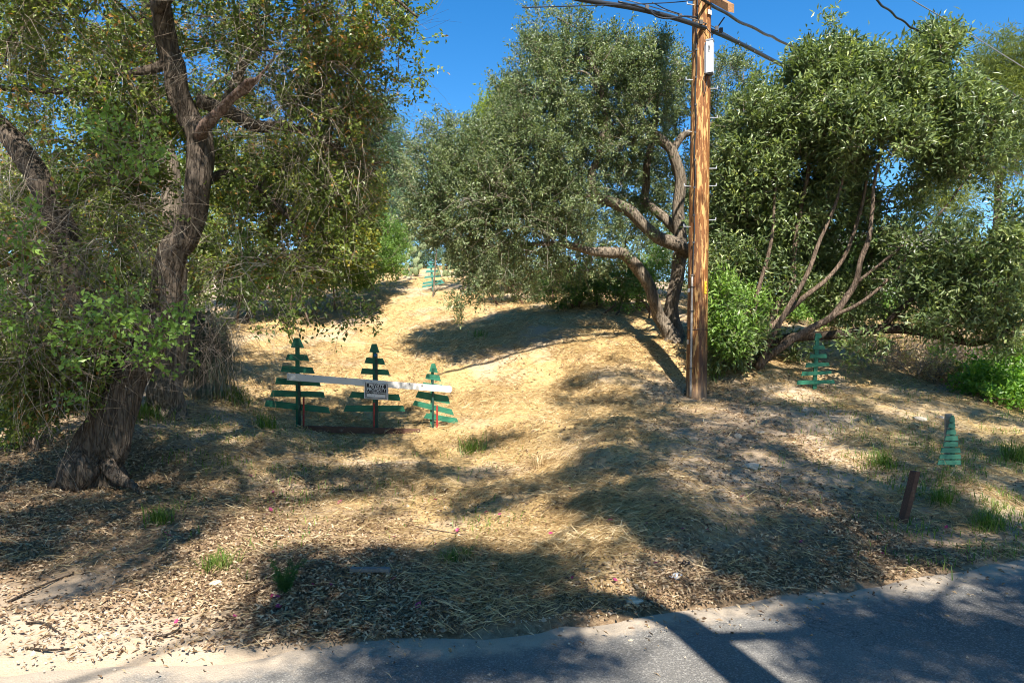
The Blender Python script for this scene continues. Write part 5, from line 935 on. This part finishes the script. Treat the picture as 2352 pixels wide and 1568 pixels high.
for i in range(16):
    th = rg.uniform(0, 6.28); ln = rg.uniform(.08, .2); e = p + [math.cos(th) * ln * .5, math.sin(th) * ln * .35, ln]; Cc = catmull([p, p * .5 + e * .5 + [0, 0, .02], e], 8); V, T = tube_t(Cc, np.linspace(.003, .001, 8), 4, cap=False); mbw.add(V, T); LV += list(Cc[2:])
V, T = mbw.get(); part('stems', V, T, M['weed'], weed, {'tone': np.full(len(V), .4)}, kind='stuff')
LV = np.repeat(np.array(LV), 16, 0); n = len(LV); V, T = leaves(LV + rg.normal(size=(n, 3)) * .006, norm(rg.normal(size=(n, 3)) + [0, 0, .4]), norm(rg.normal(size=(n, 3))), .03, .004); part('foliage', V, T, M['weed'], weed, {'tone': np.repeat(rg.random(n), 4)}, kind='stuff')

# scattered stuff: straw, litter, green grass, gravel
def scatter(n, rows, seed, pw=1.0, ymin=625):
    rg = np.random.default_rng(seed); px = rg.uniform(-150, 2502, n); py = ymin + (1585 - ymin) * rg.random(n) ** .85
    k = rg.random(n) < grid(rows, px, py) ** pw; px, py = px[k], py[k]; d = hitd(px, py) * (1 + rg.normal(size=len(px)) * .012)
    X = (px - CX) / F * d; e = d - yedge(X) + np.where(rg.random(len(X)) < .12, rg.exponential(.22, len(X)), 0); k = (e > .03) & (d < 32); X, d = X[k], d[k]; nz = vnoise(np.stack([X * 1.8, d * 1.8, 0 * d], -1) + seed)
    k = rg.random(len(X)) < np.clip((nz - .12) * 2.2, 0.1, 1); X, d = X[k], d[k]; return np.stack([X, d, np.maximum(gz(X, d), np.where(d < yedge(X) + .05, .003, -9))], -1), rg
def flat_dirs(P, rg, lift):
    n = len(P); th = rg.uniform(0, 2 * math.pi, n); e = .05
    gx_ = (gz(P[:, 0] + e, P[:, 1]) - P[:, 2]) / e; gy_ = (gz(P[:, 0], P[:, 1] + e) - P[:, 2]) / e
    c, s = np.cos(th), np.sin(th); return norm(np.stack([c, s, c * gx_ + s * gy_ + lift], -1)), norm(np.stack([-gx_, -gy_, np.ones(n)], -1))
P, rg = scatter(430000, STRAW, 1, 1.2); n = len(P); ax, nr = flat_dirs(P, rg, rg.normal(.12, .25, n)); k = np.clip(P[:, 1] / 7, .8, 2.2)
V, T = leaves(P + nr * rg.uniform(.002, .03, n)[:, None], ax, norm(nr + rg.normal(size=(n, 3)) * .4), .11 * k ** .6 * rg.uniform(.5, 1.5, n), .004 * k ** 1.25 * rg.uniform(.6, 1.3, n), .1)
part('dry_straw', V, T, M['straw'], None, {'tone': np.repeat(np.clip(rg.random(n) * .6 + .4 * vnoise(P * 1.2 + 5), 0, 1), 4)}, kind='stuff')
tag(bpy.data.objects['dry_straw'], 'golden cut straw covering the slope and bank', 'straw')
P, rg = scatter(240000, LITTER, 2, 1.25); n = len(P); ax, nr = flat_dirs(P, rg, rg.normal(.05, .25, n)); k = np.clip(P[:, 1] / 6, .8, 2)
V, T = leaves(P + nr * rg.uniform(.002, .022, n)[:, None], ax, norm(nr + rg.normal(size=(n, 3)) * .45), .038 * k ** .6 * rg.uniform(.45, 1.5, n), .016 * k ** .6 * rg.uniform(.5, 1.5, n), .35)
part('leaf_litter', V, T, M['litter'], None, {'tone': np.repeat(rg.random(n) ** .8, 4)}, kind='stuff')
tag(bpy.data.objects['leaf_litter'], 'fallen dry tan leaves littering the bank beside the road', 'leaf litter')
P, rg = scatter(150000, GREEN, 3, 1.4); n = len(P); nz = vnoise(P * 2.3 + 40); k = nz > .47; P = P[k]; n = len(P)
V, T = blades(P - [0, 0, .005], .1, .9, .0042, rg); part('green_grass', V, T, M['grass'], None, {'tone': np.repeat(rg.random(n), 5)}, kind='stuff')
tag(bpy.data.objects['green_grass'], 'short green grass sprouting through the straw', 'grass')
# pebbles and crumbs of soil along the road edge and the dirt
ALL9 = ["3" * 16] * 9 + ["6" * 16] * 3
P, rg = scatter(26000, ALL9, 4, 1.0, 900); n = len(P); s = rg.uniform(.003, .011, n)[:, None] * (1 + (rg.random(n) < .03)[:, None] * 1.5)
oc = np.array([[1, 0, 0], [-1, 0, 0], [0, 1, 0], [0, -1, 0], [0, 0, 1], [0, 0, -1]]) * 1.0; ot = np.array([[0, 2, 4], [2, 1, 4], [1, 3, 4], [3, 0, 4], [2, 0, 5], [1, 2, 5], [3, 1, 5], [0, 3, 5]])
V = (P[:, None, :] + oc[None] * s[:, None] * rg.uniform(.6, 1.2, (n, 6, 1))); part('gravel', V.reshape(-1, 3), (np.arange(n)[:, None, None] * 6 + ot).reshape(-1, 3), M['rock'], None, kind='stuff')
tag(bpy.data.objects['gravel'], 'pebbles and soil crumbs scattered over the bank', 'gravel')

# ------------------------------------------------------------------ trees across the road, behind the camera, that shade the bank
def shade_points(n, seed, xr, hr):
    rg = np.random.default_rng(seed); out = []; got = 0
    while got < n:
        m = n * 3; px = rg.uniform(-250, 2600, m); py = 780 + 800 * rg.random(m); v = grid(SHADE, px, py)
        k = v > .02; px, py, v = px[k], py[k], v[k]; d = hitd(px, py); w = rg.random(len(d)) < np.clip((d / 11) ** 1.7, 0.07, 1); px, d, v = px[w], d[w], v[w]
        X = (px - CX) / F * d; q = np.stack([X, d, 0 * d], -1); nz = .6 * vnoise(q * 1.1 + 3) + .4 * vnoise(q * 2.6 + 8)
        w = rg.random(len(d)) < np.clip((v - .5) * 1.7 + .3 + (nz - .5) * 3.6, 0, 1); X, d = X[w], d[w]; Z = np.maximum(gz(X, d), 0); h = rg.uniform(hr[0], hr[1], len(X))
        Q = np.stack([X, d, Z], -1) + SUN[None] * (h / SUN[2])[:, None]
        qx, qy = proj(Q); vis = (Q[:, 1] > .2) & (qy > -90) & (qx > -200) & (qx < 2552); Q = Q[~vis & (Q[:, 0] >= xr[0]) & (Q[:, 0] < xr[1])]
        out.append(Q); got += len(Q)
    return np.vstack(out)[:n]
def shade_tree(label, foot, path, C, seed, per=20, L=.085, Wd=.05, n_br=160):
    t = thing('shade_tree', label, 'tree', (foot[0], foot[1], 0.0), 'trees across the road'); nds = []
    for nm_, p_, r0, r1 in path:
        P = catmull(p_, 40); V, T = tube_t(P, np.linspace(r0, r1, 40), 14, rough=.2, seed=seed); part(nm_, V, T, M['oak_bark'], t, smooth=True); nds += list(P[4:])
    rg = np.random.default_rng(seed); n = len(C); idx = np.repeat(np.arange(n), per); m = n * per; D = norm(rg.normal(size=(n, 3)))
    pos = C[idx] + D[idx] * rg.uniform(-.16, .16, m)[:, None] + rg.normal(size=(m, 3)) * .085
    V, T = leaves(pos, norm(rg.normal(size=(m, 3))), norm(rg.normal(size=(m, 3)) + SUN * .9), L * rg.uniform(.6, 1.2, m), Wd * rg.uniform(.6, 1.2, m))
    part('crown', V, T, M['oak_leaf'], t, {'tone': np.repeat(rg.random(m), 4)}, kind='stuff')
    nd = np.array(nds); mb = MB(); tg_ = C[rg.choice(n, min(n_br, n), replace=False)]; dist = np.min(np.linalg.norm(tg_[:, None] - nd[None], axis=-1), axis=1)
    for q in np.argsort(dist):
        dd = np.linalg.norm(nd - tg_[q], axis=1); j = int(np.argmin(dd)); ln = dd[j]
        if ln < .2 or ln > 2.6: continue
        tt = np.linspace(0, 1, 6)[:, None]; P = nd[j] * (1 - tt) + tg_[q] * tt + np.sin(tt * math.pi) * rg.normal(size=3) * ln * .08
        qx, qy = proj(P)
        if ((P[:, 1] > .2) & (qy > -60) & (qx > -100) & (qx < 2450)).any(): continue
        V, T = tube_t(P, np.linspace(.012 + .012 * ln, .005, 6), 5, cap=False); mb.add(V, T); nd = np.vstack([nd, P[2:]])
    V, T = mb.get(); part('branches', V, T, M['oak_bark'], t, smooth=True, kind='stuff'); return t
SH = SUN / SUN[2]
def above(px, py, h): g = hit(px, py); return g + SH * h
fk = above(1490, 1400, 6.2)
shade_tree('broad oak across the road whose forked trunk shadow lies on the asphalt', (2.0, -1.4), [('trunk', [(2.3, -1.9, -.2), (2.15, -1.5, 2), tuple(above(1650, 1500, 4.4)), tuple(fk)], .16, .11), ('limb', [tuple(fk), tuple(above(1330, 1395, 6.6)), tuple(above(1150, 1420, 6.9)), tuple(above(1000, 1400, 7.2))], .12, .05), ('limb', [tuple(fk), tuple(above(1470, 1370, 6.7)), tuple(above(1440, 1330, 7.2))], .05, .012), ('limb', [tuple(above(1600, 1470, 5.2)), tuple(above(1900, 1450, 6.4)), tuple(above(2150, 1380, 7.2)), tuple(above(2250, 1250, 8))], .06, .02)], shade_points(5600, 91, (-1.0, 30), (5.6, 11.5)), 92, n_br=200)
shade_tree('oak across the road on the left that dapples the leaf litter', (-2.6, -6.0), [('trunk', [(-2.6, -6.0, -.2), (-2.5, -5.6, 3), (-2.2, -5.0, 6), (-1.9, -4.2, 7.5)], .3, .1), ('limb', [(-1.9, -4.2, 7.5), (-1.5, -3, 7.8), tuple(above(700, 1380, 8)), tuple(above(850, 1290, 8.2))], .028, .012), ('limb', [(-1.9, -4.2, 7.5), (-2.6, -2.6, 8), tuple(above(400, 1120, 8.4)), tuple(above(600, 950, 8.8))], .05, .015)], shade_points(1300, 93, (-30, -1.0), (5.6, 11.5)), 94, n_br=110)

rg = np.random.default_rng(97); Cb = np.stack([rg.uniform(-15, 15, 5200), rg.uniform(-12, -2.0, 5200), rg.uniform(1.5, 15, 5200)], -1)  # unseen grove crown, added behind the camera to darken the sky fill
Cb = Cb[(vnoise(Cb / 1.6) > .42) & (Cb[:, 1] + SH[1] * -Cb[:, 2] < 2.6)]
shade_tree('unseen dense oak grove tree added behind the photographer to block sky light', (0.5, -7.5), [('trunk', [(.5, -7.6, -.2), (.4, -7.4, 3), (0, -7, 5), (.6, -6.6, 8)], .32, .12), ('limb', [(0, -7, 5), (-3, -6.4, 6.5), (-7, -6, 7.5)], .14, .04), ('limb', [(0, -7, 5), (3.4, -6.4, 6.4), (7.4, -6, 7.4)], .14, .04)], Cb, 98, per=14, L=.2, Wd=.12, n_br=120)
